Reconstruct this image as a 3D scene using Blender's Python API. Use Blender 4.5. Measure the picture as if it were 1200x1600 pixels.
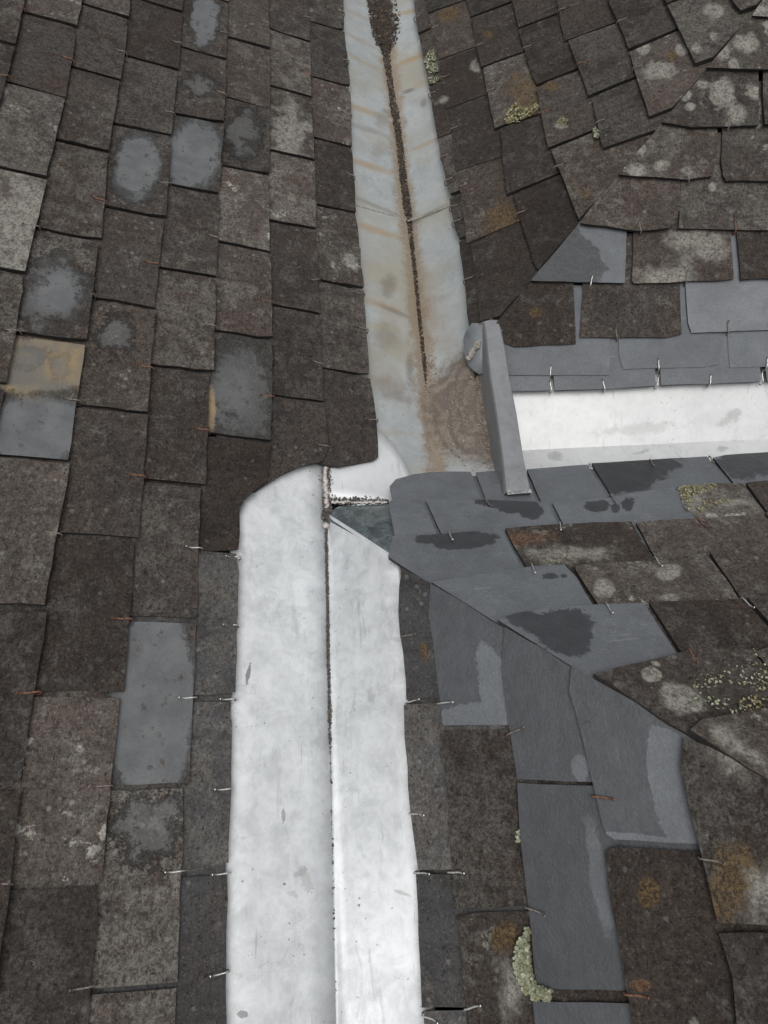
import bpy, math, random
import numpy as np
from mathutils import Matrix, Vector

random.seed(7)
rng = np.random.default_rng(11)
scene = bpy.context.scene
for o in list(bpy.data.objects):
    bpy.data.objects.remove(o)

# ------------------------------------------------------------------ camera
EYE = np.array([0.0, 0.0, 6.0])
# rows: world X (across the valley), Y (along the valley, away), Z (up) in camera axes
FR = np.array([[0.99778, 0.06011, -0.02857], [-0.06656, 0.89861, -0.43366], [-0.00152, 0.44976, 0.89315]])
u_, _, vt_ = np.linalg.svd(FR)
FR = u_ @ vt_
FOC = 1130.0
cam_d = bpy.data.cameras.new('camera')
cam = bpy.data.objects.new('camera', cam_d)
scene.collection.objects.link(cam)
scene.camera = cam
m4 = np.eye(4); m4[:3, :3] = FR; m4[:3, 3] = EYE
cam.matrix_world = Matrix(m4.tolist())
cam_d.sensor_fit = 'VERTICAL'
cam_d.sensor_height = 32.0
cam_d.lens = FOC * 32.0 / 1600.0
cam_d.clip_start = 0.02
cam_d.clip_end = 500.0

# ------------------------------------------------------------------ light
world = bpy.data.worlds.new('World'); scene.world = world; world.use_nodes = True
wn = world.node_tree.nodes; wl = world.node_tree.links
wn.clear()
SUN_EL, SUN_AZ = math.radians(79), math.radians(185)
sky = wn.new('ShaderNodeTexSky'); sky.sky_type = 'NISHITA'; sky.sun_disc = False
sky.sun_elevation = SUN_EL; sky.sun_rotation = SUN_AZ
sky.dust_density = 4.0; sky.ozone_density = 1.0; sky.air_density = 1.2
hsv = wn.new('ShaderNodeHueSaturation'); hsv.inputs['Saturation'].default_value = 0.12
bg = wn.new('ShaderNodeBackground'); bg.inputs['Strength'].default_value = 0.11
wo = wn.new('ShaderNodeOutputWorld')
wl.new(sky.outputs[0], hsv.inputs['Color']); wl.new(hsv.outputs[0], bg.inputs['Color']); wl.new(bg.outputs[0], wo.inputs[0])
sun_d = bpy.data.lights.new('sun', 'SUN'); sun_d.energy = 1.1; sun_d.angle = math.radians(40); sun_d.color = (1.0, 0.97, 0.93)
sun = bpy.data.objects.new('sun', sun_d); scene.collection.objects.link(sun)
sdir = Vector((math.sin(SUN_AZ) * math.cos(SUN_EL), math.cos(SUN_AZ) * math.cos(SUN_EL), math.sin(SUN_EL)))
sun.rotation_euler = sdir.to_track_quat('Z', 'Y').to_euler()
sun.location = (0, 0, 12)
scene.view_settings.view_transform = 'Standard'
scene.view_settings.look = 'None'
scene.view_settings.exposure = 0.12
scene.view_settings.gamma = 1.0
scene.render.engine = 'CYCLES'

# ------------------------------------------------------------------ planes of the roof slopes
PLANES = {
 'L':   ([0.41137, 0.0, 0.91134], [-0.91147, 0.0, 0.41131], 1.04949),
 'UR1': ([-0.41137, 0.03087, 0.91134], [0.91146, 0.01817, 0.41123], 1.11836),
 'UR2': ([-0.04472, -0.34679, 0.93087], [0.06194, 0.93505, 0.36486], 1.40429),
 'LR2': ([0.05084, 0.48899, 0.87897], [0.07559, -0.87132, 0.47003], 0.6876),
 'LR1': ([-0.51453, -0.137, 0.84401], [0.85741, -0.07032, 0.50854], 0.9461),
}


class Slope:
    def __init__(self, key, n, s, d):
        n = np.array(n); n /= np.linalg.norm(n)
        s = np.array(s); s -= n * (s @ n); s /= np.linalg.norm(s)
        self.key, self.n, self.s = key, n, s
        self.w = np.cross(s, n)          # local X, along the courses
        self.o = EYE - n * d             # foot of the eye on the plane
        self.clip = []                   # (a, b, c): keep a*w + b*s <= c

    def pt(self, w, s, h=0.0):
        return self.o + self.w * w + self.s * s + self.n * h

    def loc(self, p):
        q = np.asarray(p) - self.o
        return np.array([q @ self.w, q @ self.s])

    def px(self, x, y, h=0.0):
        """photo pixel -> (w, s) on this slope raised by h"""
        r = FR @ np.array([(x - 600) / FOC, -(y - 800) / FOC, -1.0])
        t = ((self.o + self.n * h - EYE) @ self.n) / (r @ self.n)
        return self.loc(EYE + t * r)


S = {k: Slope(k, *v) for k, v in PLANES.items()}


def at_z(x, y, z):
    """photo pixel -> point at height z relative to the eye"""
    r = FR @ np.array([(x - 600) / FOC, -(y - 800) / FOC, -1.0])
    return EYE + r * (z / r[2])


def on_plane(key, x, y, h):
    w, s = S[key].px(x, y, h)
    return S[key].pt(w, s, h)


def hip_clip(a, b, margin_a, margin_b):
    """hip between slopes a and b: each keeps its own side, plus a margin"""
    A, B = S[a], S[b]
    for P, Q, mg in ((A, B, margin_a), (B, A, margin_b)):
        # points of P with height above Q <= 0 belong to P
        ca, cb = P.w @ Q.n, P.s @ Q.n
        c0 = (P.o - Q.o) @ Q.n
        L = math.hypot(ca, cb)
        P.clip.append((ca / L, cb / L, -c0 / L + mg))


hip_clip('UR1', 'UR2', -0.005, 0.003)
hip_clip('LR2', 'LR1', 0.004, -0.002)


def clip_poly(poly, clips):
    for a, b, c in clips:
        out = []
        for i in range(len(poly)):
            p, q = poly[i], poly[(i + 1) % len(poly)]
            fp, fq = a * p[0] + b * p[1] - c, a * q[0] + b * q[1] - c
            if fp <= 0:
                out.append(p)
            if (fp <= 0) != (fq <= 0):
                t = fp / (fp - fq)
                out.append((p[0] + t * (q[0] - p[0]), p[1] + t * (q[1] - p[1])))
        poly = out
        if len(poly) < 3:
            return []
    return poly


# ------------------------------------------------------------------ object helpers
def link(name, data, parent=None):
    o = bpy.data.objects.new(name, data)
    scene.collection.objects.link(o)
    o.parent = parent
    return o


def thing(name, label, cat, loc=(0, 0, 0), group=None):
    o = link(name, None)
    o.location = loc
    o.empty_display_size = 0.1
    o['label'] = label; o['category'] = cat
    if group:
        o['group'] = group
    return o


def mesh_obj(name, verts, faces, mat, parent=None, smooth=False, matrix=None):
    me = bpy.data.meshes.new(name)
    me.from_pydata([tuple(map(float, v)) for v in verts], [], faces)
    me.update()
    if mat:
        me.materials.append(mat)
    if smooth:
        me.polygons.foreach_set('use_smooth', [True] * len(me.polygons))
    o = link(name, me, parent)
    if matrix is not None:
        o.matrix_basis = matrix if parent is None else (parent_world(parent).inverted() @ matrix)
    elif parent is not None:
        o.matrix_basis = parent_world(parent).inverted()
    return o


def parent_world(o):
    m = o.matrix_basis.copy()
    if o.type == 'EMPTY' and o.parent is None:
        m = Matrix.Translation(o.location)
    if o.parent:
        m = parent_world(o.parent) @ m
    return m


# ------------------------------------------------------------------ node helpers
class NT:
    def __init__(self, name):
        self.mat = bpy.data.materials.new(name)
        self.mat.use_nodes = True
        self.t = self.mat.node_tree
        self.t.nodes.clear()
        self.out = self.n('ShaderNodeOutputMaterial')
        self.bsdf = self.n('ShaderNodeBsdfPrincipled')
        self.t.links.new(self.bsdf.outputs[0], self.out.inputs[0])

    def n(self, kind, **kw):
        nd = self.t.nodes.new(kind)
        for k, v in kw.items():
            setattr(nd, k, v)
        return nd

    def put(self, sock, v):
        if isinstance(v, bpy.types.NodeSocket):
            self.t.links.new(v, sock)
        else:
            sock.default_value = v

    def math(self, op, a, b=None, c=None, clamp=False):
        nd = self.n('ShaderNodeMath', operation=op); nd.use_clamp = clamp
        self.put(nd.inputs[0], a)
        if b is not None: self.put(nd.inputs[1], b)
        if c is not None: self.put(nd.inputs[2], c)
        return nd.outputs[0]

    def vec(self, op, a, b=None):
        nd = self.n('ShaderNodeVectorMath', operation=op)
        self.put(nd.inputs[0], a)
        if b is not None:
            self.put(nd.inputs['Scale'] if op == 'SCALE' else nd.inputs[1], b)
        return nd.outputs['Value'] if op in ('DOT_PRODUCT', 'LENGTH') else nd.outputs[0]

    def noise(self, co, scale, detail=4, rough=0.6, dist=0.0):
        nd = self.n('ShaderNodeTexNoise')
        self.put(nd.inputs['Vector'], co)
        nd.inputs['Scale'].default_value = scale
        nd.inputs['Detail'].default_value = detail
        nd.inputs['Roughness'].default_value = rough
        nd.inputs['Distortion'].default_value = dist
        return nd.outputs['Fac']

    def ramp(self, v, lo, hi, a=0.0, b=1.0):
        nd = self.n('ShaderNodeMapRange'); nd.interpolation_type = 'SMOOTHSTEP'
        self.put(nd.inputs[0], v)
        nd.inputs[1].default_value = lo; nd.inputs[2].default_value = hi
        nd.inputs[3].default_value = a; nd.inputs[4].default_value = b
        return nd.outputs[0]

    def mix(self, f, a, b, mode='MIX'):
        nd = self.n('ShaderNodeMix', data_type='RGBA', blend_type=mode)
        self.put(nd.inputs[0], f)
        for s, v in ((nd.inputs[6], a), (nd.inputs[7], b)):
            if not isinstance(v, bpy.types.NodeSocket):
                v = (v[0], v[1], v[2], 1.0)
            self.put(s, v)
        return nd.outputs[2]

    def bump(self, h, dist, strength=1.0):
        nd = self.n('ShaderNodeBump')
        nd.inputs['Strength'].default_value = strength
        nd.inputs['Distance'].default_value = dist
        self.put(nd.inputs['Height'], h)
        self.put(self.bsdf.inputs['Normal'], nd.outputs[0])

    def coords(self, jitter=True):
        tc = self.n('ShaderNodeTexCoord').outputs['Object']
        self.raw = tc
        if not jitter:
            return tc
        oi = self.n('ShaderNodeObjectInfo')
        self.rand = oi.outputs['Random']
        cx = self.n('ShaderNodeCombineXYZ')
        self.put(cx.inputs[0], self.math('MULTIPLY', self.rand, 37.3))
        self.put(cx.inputs[1], self.math('MULTIPLY', self.rand, 91.7))
        self.put(cx.inputs[2], self.math('MULTIPLY', self.rand, 13.1))
        return self.vec('ADD', tc, cx.outputs[0])

    def blob(self, wob, c, r1, r2, soft, amp):
        """irregular ellipse mask; r1, r2 are the rows of the inverse axis matrix"""
        d = self.vec('SUBTRACT', self.raw, (c[0], c[1], c[2] if len(c) > 2 else 0))
        q1 = self.vec('DOT_PRODUCT', d, tuple(r1)); q2 = self.vec('DOT_PRODUCT', d, tuple(r2))
        l2 = self.math('ADD', self.math('MULTIPLY', q1, q1), self.math('MULTIPLY', q2, q2))
        l = self.math('ADD', self.math('SQRT', l2), self.math('MULTIPLY', self.math('SUBTRACT', wob, 0.5), amp * 3.3))
        return self.ramp(l, 1.0 - soft * 0.6, 1.0 + soft * 0.6, 1.0, 0.0)


def inv_axes(a, b):
    m = np.linalg.inv(np.array([[a[0], b[0]], [a[1], b[1]]]))
    return (m[0][0], m[0][1], 0.0), (m[1][0], m[1][1], 0.0)


# colours, linear
BROWN_D = (0.031, 0.0228, 0.0186)
BROWN_M = (0.085, 0.0665, 0.0545)
GREYISH = (0.135, 0.128, 0.115)
PALE = (0.30, 0.295, 0.265)
SLATE_DRY = (0.126, 0.136, 0.148)
SLATE_WET = (0.043, 0.0465, 0.0515)


def old_slate(name, tone=1.0, lichen=0.0, smooth=0.0, brown=0.5, blobs=(), olive=0.0, film=None):
    T = NT(name)
    co = T.coords()
    big = T.noise(co, 9, 4, 0.62)
    crn = T.noise(co, 34, 7, 0.74)
    mid = T.noise(co, 85, 5, 0.72, 0.4)
    fine = T.noise(co, 230, 3, 0.8, 0.6)
    tiny = T.noise(co, 340, 2, 0.7)
    grain = T.math('ADD', T.math('MULTIPLY', fine, 0.55), T.math('MULTIPLY', mid, 0.45))
    # riven layers: flat steps with ragged borders
    lay = T.math('MULTIPLY', T.math('ADD', T.noise(co, 13, 5, 0.6), T.math('MULTIPLY', mid, 0.12)), 11.0)
    stepv = T.math('DIVIDE', T.math('FLOOR', lay), 11.0)
    rnd2 = T.math('FRACT', T.math('MULTIPLY', T.rand, 7.31))
    col = T.mix(T.ramp(grain, 0.36, 0.62), BROWN_D, BROWN_M)
    col = T.mix(T.math('MULTIPLY', rnd2, 0.45), col, T.mix(T.ramp(grain, 0.36, 0.62), (0.030, 0.028, 0.026), (0.090, 0.086, 0.080)))
    # reddish and olive algae films
    r1 = T.noise(co, 8, 4, 0.6)
    col = T.mix(T.math('MULTIPLY', T.ramp(r1, 0.45, 0.68), 0.5 * brown + 0.12), col, T.mix(T.ramp(grain, 0.38, 0.62), (0.036, 0.022, 0.017), (0.105, 0.070, 0.055)))
    if olive:
        col = T.mix(T.math('MULTIPLY', T.ramp(T.noise(co, 9, 3), 0.45, 0.62), olive), col, T.mix(grain, (0.045, 0.048, 0.036), (0.115, 0.12, 0.09)))
    if film:
        col = T.mix(T.ramp(T.noise(co, 12, 5), 0.3, 0.6, 0.35, 0.8), col, T.mix(grain, tuple(x * 0.55 for x in film), tuple(x * 1.3 for x in film)))
    # crust of grey lichen: ragged islands, thicker in some places
    rnd3 = T.math('FRACT', T.math('MULTIPLY', T.rand, 17.9))
    isl = T.math('ADD', T.math('MULTIPLY', crn, 0.66), T.math('MULTIPLY', big, 0.34))
    isl = T.math('ADD', isl, T.math('MULTIPLY_ADD', rnd3, 0.14, -0.075))
    crust = T.ramp(isl, 0.490 - 0.05 * lichen, 0.565 - 0.05 * lichen)
    crust = T.math('MULTIPLY', crust, T.ramp(fine, 0.36, 0.56, 0.35, 1.0))
    ccol = T.mix(T.ramp(grain, 0.36, 0.64), (0.070, 0.063, 0.055), (0.170, 0.159, 0.142))
    col = T.mix(T.math('MULTIPLY', crust, 0.80 * (1.0 - 0.45 * smooth)), col, ccol)
    # run-off streaks down the slate
    sm = T.n('ShaderNodeMapping'); T.put(sm.inputs['Vector'], co); sm.inputs['Scale'].default_value = (46, 6, 10)
    strk = T.noise(sm.outputs[0], 1.0, 4, 0.6, 0.5)
    col = T.mix(T.math('MULTIPLY', T.ramp(strk, 0.50, 0.68), 0.35), col, (0.030, 0.023, 0.019))
    # small pale lichen discs and crumbs
    vo = T.n('ShaderNodeTexVoronoi'); T.put(vo.inputs['Vector'], co); vo.inputs['Scale'].default_value = 60
    vd = T.math('ADD', vo.outputs['Distance'], T.math('MULTIPLY', T.math('SUBTRACT', fine, 0.5), 0.5))
    dots = T.math('MULTIPLY', T.ramp(vd, 0.12, 0.26, 1.0, 0.0), T.ramp(T.noise(co, 21, 3), 0.52, 0.60))
    col = T.mix(T.math('MULTIPLY', dots, 0.6), col, T.mix(fine, (0.13, 0.125, 0.11), (0.30, 0.29, 0.265)))
    crumbs = T.ramp(tiny, 0.585, 0.66)
    col = T.mix(T.math('MULTIPLY', crumbs, 0.34), col, (0.22, 0.205, 0.185))
    pits = T.ramp(T.noise(co, 190, 3, 0.72), 0.43, 0.33)
    col = T.mix(T.math('MULTIPLY', pits, 0.8), col, (0.014, 0.011, 0.0095))
    if lichen:
        lm = T.ramp(T.math('ADD', T.noise(co, 20, 7, 0.70), T.math('MULTIPLY', big, 0.3)), 0.80 - 0.18 * lichen, 0.84 - 0.18 * lichen)
        col = T.mix(T.math('MULTIPLY', lm, 0.75), col, T.mix(T.ramp(grain, 0.36, 0.62), (0.16, 0.155, 0.135), (0.36, 0.355, 0.315)))
    # each slate a little lighter or darker than the next
    val = T.math('MULTIPLY', T.math('MULTIPLY_ADD', T.math('FRACT', T.math('MULTIPLY', T.rand, 3.77)), 0.68, 0.58), T.math('MULTIPLY_ADD', stepv, 0.9, 0.55))
    hs = T.n('ShaderNodeHueSaturation'); hs.inputs['Saturation'].default_value = 0.95
    T.put(hs.inputs['Value'], T.math('MULTIPLY', val, tone)); T.put(hs.inputs['Color'], col)
    col = hs.outputs[0]
    rough = 0.88
    wob = T.math('ADD', T.math('MULTIPLY', T.noise(co, 24, 6, 0.72), 0.62), T.math('MULTIPLY', grain, 0.38))
    hgt = T.math('ADD', T.math('ADD', T.math('MULTIPLY', stepv, 1.6), T.math('MULTIPLY', crn, 0.8)), T.math('ADD', T.math('MULTIPLY', mid, 0.7), T.math('MULTIPLY', fine, 0.35)))
    for (c, a, b, soft, amp, kind) in blobs:
        r1v, r2v = inv_axes(a, b)
        if kind == 'faint': soft, amp = 0.55, amp * 1.9
        if kind == 'pale': amp = amp * 1.5
        mk = T.blob(wob, c, r1v, r2v, soft, amp)
        bc = {'bare': T.mix(T.math('MULTIPLY', crumbs, 0.35), T.mix(T.ramp(T.noise(co, 24, 5), 0.3, 0.7), (0.108, 0.115, 0.122), (0.150, 0.156, 0.160)), (0.06, 0.05, 0.042)),
              'gold': T.mix(T.ramp(T.noise(co, 16, 5), 0.35, 0.62), (0.27, 0.20, 0.115), (0.155, 0.145, 0.125)),
              'faint': T.mix(T.ramp(T.noise(co, 24, 5), 0.3, 0.7), (0.095, 0.10, 0.105), (0.14, 0.145, 0.148)),
              'moss': T.mix(T.ramp(fine, 0.4, 0.62), (0.045, 0.030, 0.014), (0.165, 0.105, 0.042)),
              'pale': T.mix(T.ramp(grain, 0.36, 0.64), (0.13, 0.122, 0.108), (0.33, 0.315, 0.28)),
              'rust': T.mix(T.ramp(fine, 0.35, 0.65), (0.10, 0.045, 0.025), (0.26, 0.14, 0.07)),
              'dark': (0.035, 0.035, 0.037)}[kind]
        f = T.math('MULTIPLY', mk, {'faint': 0.5, 'bare': 0.93, 'gold': 0.95, 'moss': 0.7, 'pale': 0.9, 'rust': 0.45, 'dark': 0.8}[kind])
        if kind in ('moss', 'pale', 'rust'):
            f = T.math('MULTIPLY', f, T.ramp(grain, 0.36, 0.56, 0.45, 1.0))
        if kind in ('bare', 'faint'):
            f = T.math('MULTIPLY', f, T.math('SUBTRACT', 1.0, T.math('MULTIPLY', T.ramp(T.noise(co, 50, 5, 0.75), 0.57, 0.63), 0.7)))
        col = T.mix(f, col, bc)
        if kind in ('bare', 'gold', 'faint'):
            hgt = T.math('MULTIPLY', hgt, T.math('SUBTRACT', 1.0, T.math('MULTIPLY', mk, 0.8)))
    T.put(T.bsdf.inputs['Base Color'], col)
    T.bsdf.inputs['Roughness'].default_value = rough
    T.bsdf.inputs['Specular IOR Level'].default_value = 0.25
    T.bump(hgt, 0.0048 * (1.0 - 0.5 * smooth), 0.9)
    return T.mat


def new_slate(name, dry=SLATE_DRY, wet=SLATE_WET, base_wet=0.0, blobs=()):
    """clean quarried slate; blobs: wet or dry marks with their own outline"""
    T = NT(name)
    co = T.coords()
    big = T.noise(co, 9, 4, 0.55)
    mid = T.noise(co, 40, 6, 0.6)
    fine = T.noise(co, 300, 4, 0.7)
    st = T.n('ShaderNodeMapping'); T.put(st.inputs['Vector'], co); st.inputs['Scale'].default_value = (14, 160, 30)
    st.inputs['Rotation'].default_value = (0, 0, 0.5)
    scr = T.noise(st.outputs[0], 1.0, 3, 0.6)
    dcol = T.mix(T.ramp(T.math('ADD', T.math('MULTIPLY', big, 0.6), T.math('MULTIPLY', mid, 0.4)), 0.35, 0.65),
                 tuple(x * 0.86 for x in dry), tuple(x * 1.12 for x in dry))
    dcol = T.mix(T.math('MULTIPLY', T.ramp(scr, 0.62, 0.75), 0.18), dcol, (0.26, 0.27, 0.28))
    dust = T.math('MULTIPLY', T.ramp(T.noise(co, 14, 3), 0.52, 0.68), T.ramp(T.noise(co, 190, 6, 0.75, 1.5), 0.52, 0.68))
    dcol = T.mix(T.math('MULTIPLY', dust, 0.6), dcol, (0.31, 0.32, 0.32))
    scn = T.n('ShaderNodeMapping'); T.put(scn.inputs['Vector'], co); scn.inputs['Scale'].default_value = (9, 420, 30); scn.inputs['Rotation'].default_value = (0, 0, -0.9)
    line = T.math('MULTIPLY', T.ramp(T.noise(scn.outputs[0], 1.0, 2, 0.5), 0.68, 0.74), T.ramp(T.noise(co, 22, 3), 0.5, 0.62))
    dcol = T.mix(T.math('MULTIPLY', line, 0.5), dcol, (0.36, 0.37, 0.38))
    spk = T.ramp(T.noise(co, 420, 2, 0.6), 0.68, 0.76)
    dcol = T.mix(T.math('MULTIPLY', spk, 0.35), dcol, (0.06, 0.06, 0.062))
    wcol = T.mix(T.ramp(mid, 0.35, 0.65), tuple(x * 0.9 for x in wet), tuple(x * 1.1 for x in wet))
    wob = T.math('ADD', T.math('MULTIPLY', T.noise(co, 30, 7, 0.70), 0.75), T.math('MULTIPLY', fine, 0.25))
    mask = base_wet
    for (c, a, b, soft, amp, kind) in blobs:
        r1v, r2v = inv_axes(a, b)
        mk = T.blob(wob, c, r1v, r2v, soft, amp)
        if kind == 'wet':
            mk = T.blob(wob, c, r1v, r2v, soft, amp * 1.7)
            mask = T.math('MAXIMUM', mask, mk)
        else:
            mask = T.math('MULTIPLY', mask, T.math('SUBTRACT', 1.0, mk))
    col = T.mix(mask, dcol, wcol)
    col = T.mix(T.ramp(fine, 0.35, 0.65, 0.0, 0.22), col, (0.02, 0.02, 0.021))
    val = T.math('MULTIPLY_ADD', T.rand, 0.24, 0.88)
    hs = T.n('ShaderNodeHueSaturation'); T.put(hs.inputs['Value'], val); T.put(hs.inputs['Color'], col)
    T.put(T.bsdf.inputs['Base Color'], hs.outputs[0])
    T.put(T.bsdf.inputs['Roughness'], T.math('MULTIPLY_ADD', mask, -0.2, 0.58) if not isinstance(mask, float) else 0.58 - 0.2 * mask)
    T.bsdf.inputs['Specular IOR Level'].default_value = 0.4
    lay = T.math('DIVIDE', T.math('FLOOR', T.math('MULTIPLY', T.math('ADD', T.noise(co, 7, 4, 0.6), T.math('MULTIPLY', mid, 0.15)), 8.0)), 8.0)
    T.bump(T.math('ADD', T.math('MULTIPLY', lay, 1.2), T.math('ADD', T.math('MULTIPLY', mid, 0.9), T.math('ADD', T.math('MULTIPLY', fine, 0.35), T.math('MULTIPLY', scr, 0.06)))), 0.0024, 0.9)
    return T.mat


def simple(name, col, rough=0.7, metallic=0.0, var=0.3, scale=120, bump=0.0006):
    T = NT(name); co = T.coords(False)
    nz = T.noise(co, scale, 5, 0.65)
    c = T.mix(T.ramp(nz, 0.3, 0.7), tuple(x * (1 - var) for x in col), tuple(min(1, x * (1 + var)) for x in col))
    T.put(T.bsdf.inputs['Base Color'], c)
    T.bsdf.inputs['Roughness'].default_value = rough
    T.bsdf.inputs['Metallic'].default_value = metallic
    T.bump(nz, bump, 0.7)
    return T.mat


OLD = [old_slate('weathered_slate', 1.0, 0.0, 0, 0.5), old_slate('weathered_slate_reddish', 0.92, 0.0, 0, 1.0),
       old_slate('weathered_slate_crusted', 1.1, 0.35, 0, 0.3), old_slate('weathered_slate_plain', 0.95, 0.0, 0.3, 0.4)]
OLD_DARK = old_slate('dark_slate_strip', 1.0, 0.0, 0.6, 0.0, film=(0.074, 0.077, 0.082))
OLD_UR = [old_slate('weathered_slate_purple', 0.70, 0.0, 0, 0.8), old_slate('weathered_slate_dim', 0.74, 0.0, 0, 0.5)]
OLD_LICHEN = old_slate('lichen_slate', 1.05, 0.32, 0, 0.2, olive=0.5)
OLD_GREY = old_slate('grey_crusted_slate', 1.25, 0.15, 0, 0.3)
NEW = new_slate('clean_slate')
NEW_WET = new_slate('damp_slate', base_wet=0.74)
NEW_PALE = new_slate('pale_clean_slate', dry=(0.175, 0.186, 0.20))
EDGE = simple('shaded_slate_edge', (0.026, 0.023, 0.021), 0.95, 0, 0.6, 260)  # dark side faces: shade of the slate thickness painted in at joints and laps
DECK = simple('roof_boarding', (0.02, 0.018, 0.016), 0.95, 0, 0.4, 40)
STEEL = simple('steel_wire', (0.62, 0.62, 0.60), 0.35, 0.9, 0.15, 300)
DULL = simple('dull_wire', (0.20, 0.17, 0.15), 0.6, 0.5, 0.4, 300)
RUST = simple('rusty_wire', (0.17, 0.085, 0.055), 0.8, 0.2, 0.5, 300)

# ------------------------------------------------------------------ slates
E_EXP = 0.104
slope_obj = {}


def frame(P, w, s, h=0.0):
    m = np.eye(4); m[:3, 0] = P.w; m[:3, 1] = P.s; m[:3, 2] = P.n; m[:3, 3] = P.pt(w, s, h)
    return Matrix(m.tolist())


def outline(poly, step, jit, chip):
    """resample a polygon with slightly ragged, hand-cut edges"""
    out = []
    for i in range(len(poly)):
        p, q = np.array(poly[i]), np.array(poly[(i + 1) % len(poly)])
        L = np.linalg.norm(q - p)
        if L < 1e-5:
            continue
        k = max(1, int(round(L / step)))
        nrm = np.array([q[1] - p[1], p[0] - q[0]]) / L
        for j in range(k):
            t = j / k
            if j:
                t += random.uniform(-0.2, 0.2) / k
            x = p + (q - p) * t
            if j:
                x = x + nrm * random.gauss(0, jit)
            elif random.random() < chip:
                x = x + (q - p) / L * random.uniform(0.002, 0.007)
            out.append((x[0], x[1]))
    return out


def add_slate(key, poly, mat, thick=0.0065, jit=0.0007, chip=0.3, ext=True, s_lo=None, lift=None, blobs=None, matfn=None, e=E_EXP, hoff=0.0):
    """poly: visible outline in (w, s) metres; runs on under the course above"""
    P = S[key]
    poly = [tuple(p) for p in poly]
    area = sum(poly[i][0] * poly[(i + 1) % len(poly)][1] - poly[(i + 1) % len(poly)][0] * poly[i][1] for i in range(len(poly)))
    if area < 0:
        poly = poly[::-1]
    ss = [p[1] for p in poly]
    lo, hi = min(ss), max(ss)
    if s_lo is None:
        s_lo = lo
    if ext:
        tgt = lo + 0.62 * (hi - lo)
        poly = [(p[0], p[1] + (e + 0.012 if p[1] > tgt else 0)) for p in poly]
    for a, b, c in P.clip:
        poly = [(p[0] + a * 0.03, p[1] + b * 0.03) if abs(a * p[0] + b * p[1] - c) < 0.022 else p for p in poly]
    poly = clip_poly(poly, P.clip)
    if len(poly) < 3:
        return None
    ar_ = abs(sum(poly[i][0] * poly[(i + 1) % len(poly)][1] - poly[(i + 1) % len(poly)][0] * poly[i][1] for i in range(len(poly)))) / 2
    if ar_ < 4e-4:
        return None
    cw = sum(p[0] for p in poly) / len(poly); cs = s_lo + 0.05
    pts = outline(poly, 0.032, jit, chip)
    # drop near-duplicates
    q = []
    for p in pts:
        if not q or math.hypot(p[0] - q[-1][0], p[1] - q[-1][1]) > 0.002:
            q.append(p)
    pts = q
    thick *= random.uniform(0.85, 1.25)
    lift = random.uniform(0, 0.0012) if lift is None else lift
    tw = random.gauss(0, 0.0045)
    top, bot = [], []
    for (w, s) in pts:
        f = 1 - (s - s_lo) / e
        h = thick * f + (lift if f > 0.4 else 0) + tw * (w - cw) * max(0.0, f)
        # bottom slightly inset: sides undercut, shaped to keep the edges in shade
        top.append((w - cw, s - cs, h)); 
        dx, dy = w - cw, s - (lo + hi) / 2
        L = math.hypot(dx, dy) + 1e-6
        gr = -random.uniform(0.0006, 0.0024)
        bot.append((w - cw + dx / L * gr, s - cs + (dy / L * gr), h - thick + 0.0008))
    n = len(pts)
    faces = [tuple(range(n))] + [(i, i + n, (i + 1) % n + n, (i + 1) % n) for i in range(n)] + [tuple(range(2 * n - 1, n - 1, -1))]
    if matfn is not None:
        mat = matfn(cw, cs)
    ob = mesh_obj('slate', top + bot, faces, mat, slope_obj[key], matrix=frame(P, cw, cs, hoff))
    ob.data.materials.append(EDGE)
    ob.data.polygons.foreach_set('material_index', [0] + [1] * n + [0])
    return ob


def px_poly(key, pts, h=0.004):
    return [tuple(S[key].px(x, y, h)) for x, y in pts]


def px_blobs(key, lst, cw, cs):
    """marks given as (centre, axis end, axis end) in photo pixels -> local metres"""
    out = []
    for (c, a, b, soft, amp, kind) in lst:
        C = S[key].px(*c, 0.004); A = S[key].px(*a, 0.004) - C; B = S[key].px(*b, 0.004) - C
        out.append(((C[0] - cw, C[1] - cs), (A[0], A[1]), (B[0], B[1]), soft, amp, kind))
    return out


def blob_axis(cx, cy, rx, ry, ang=0.0):
    c, s_ = math.cos(math.radians(ang)), math.sin(math.radians(ang))
    return (cx, cy), (cx + rx * c, cy + rx * s_), (cx - ry * s_, cy + ry * c)


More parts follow.
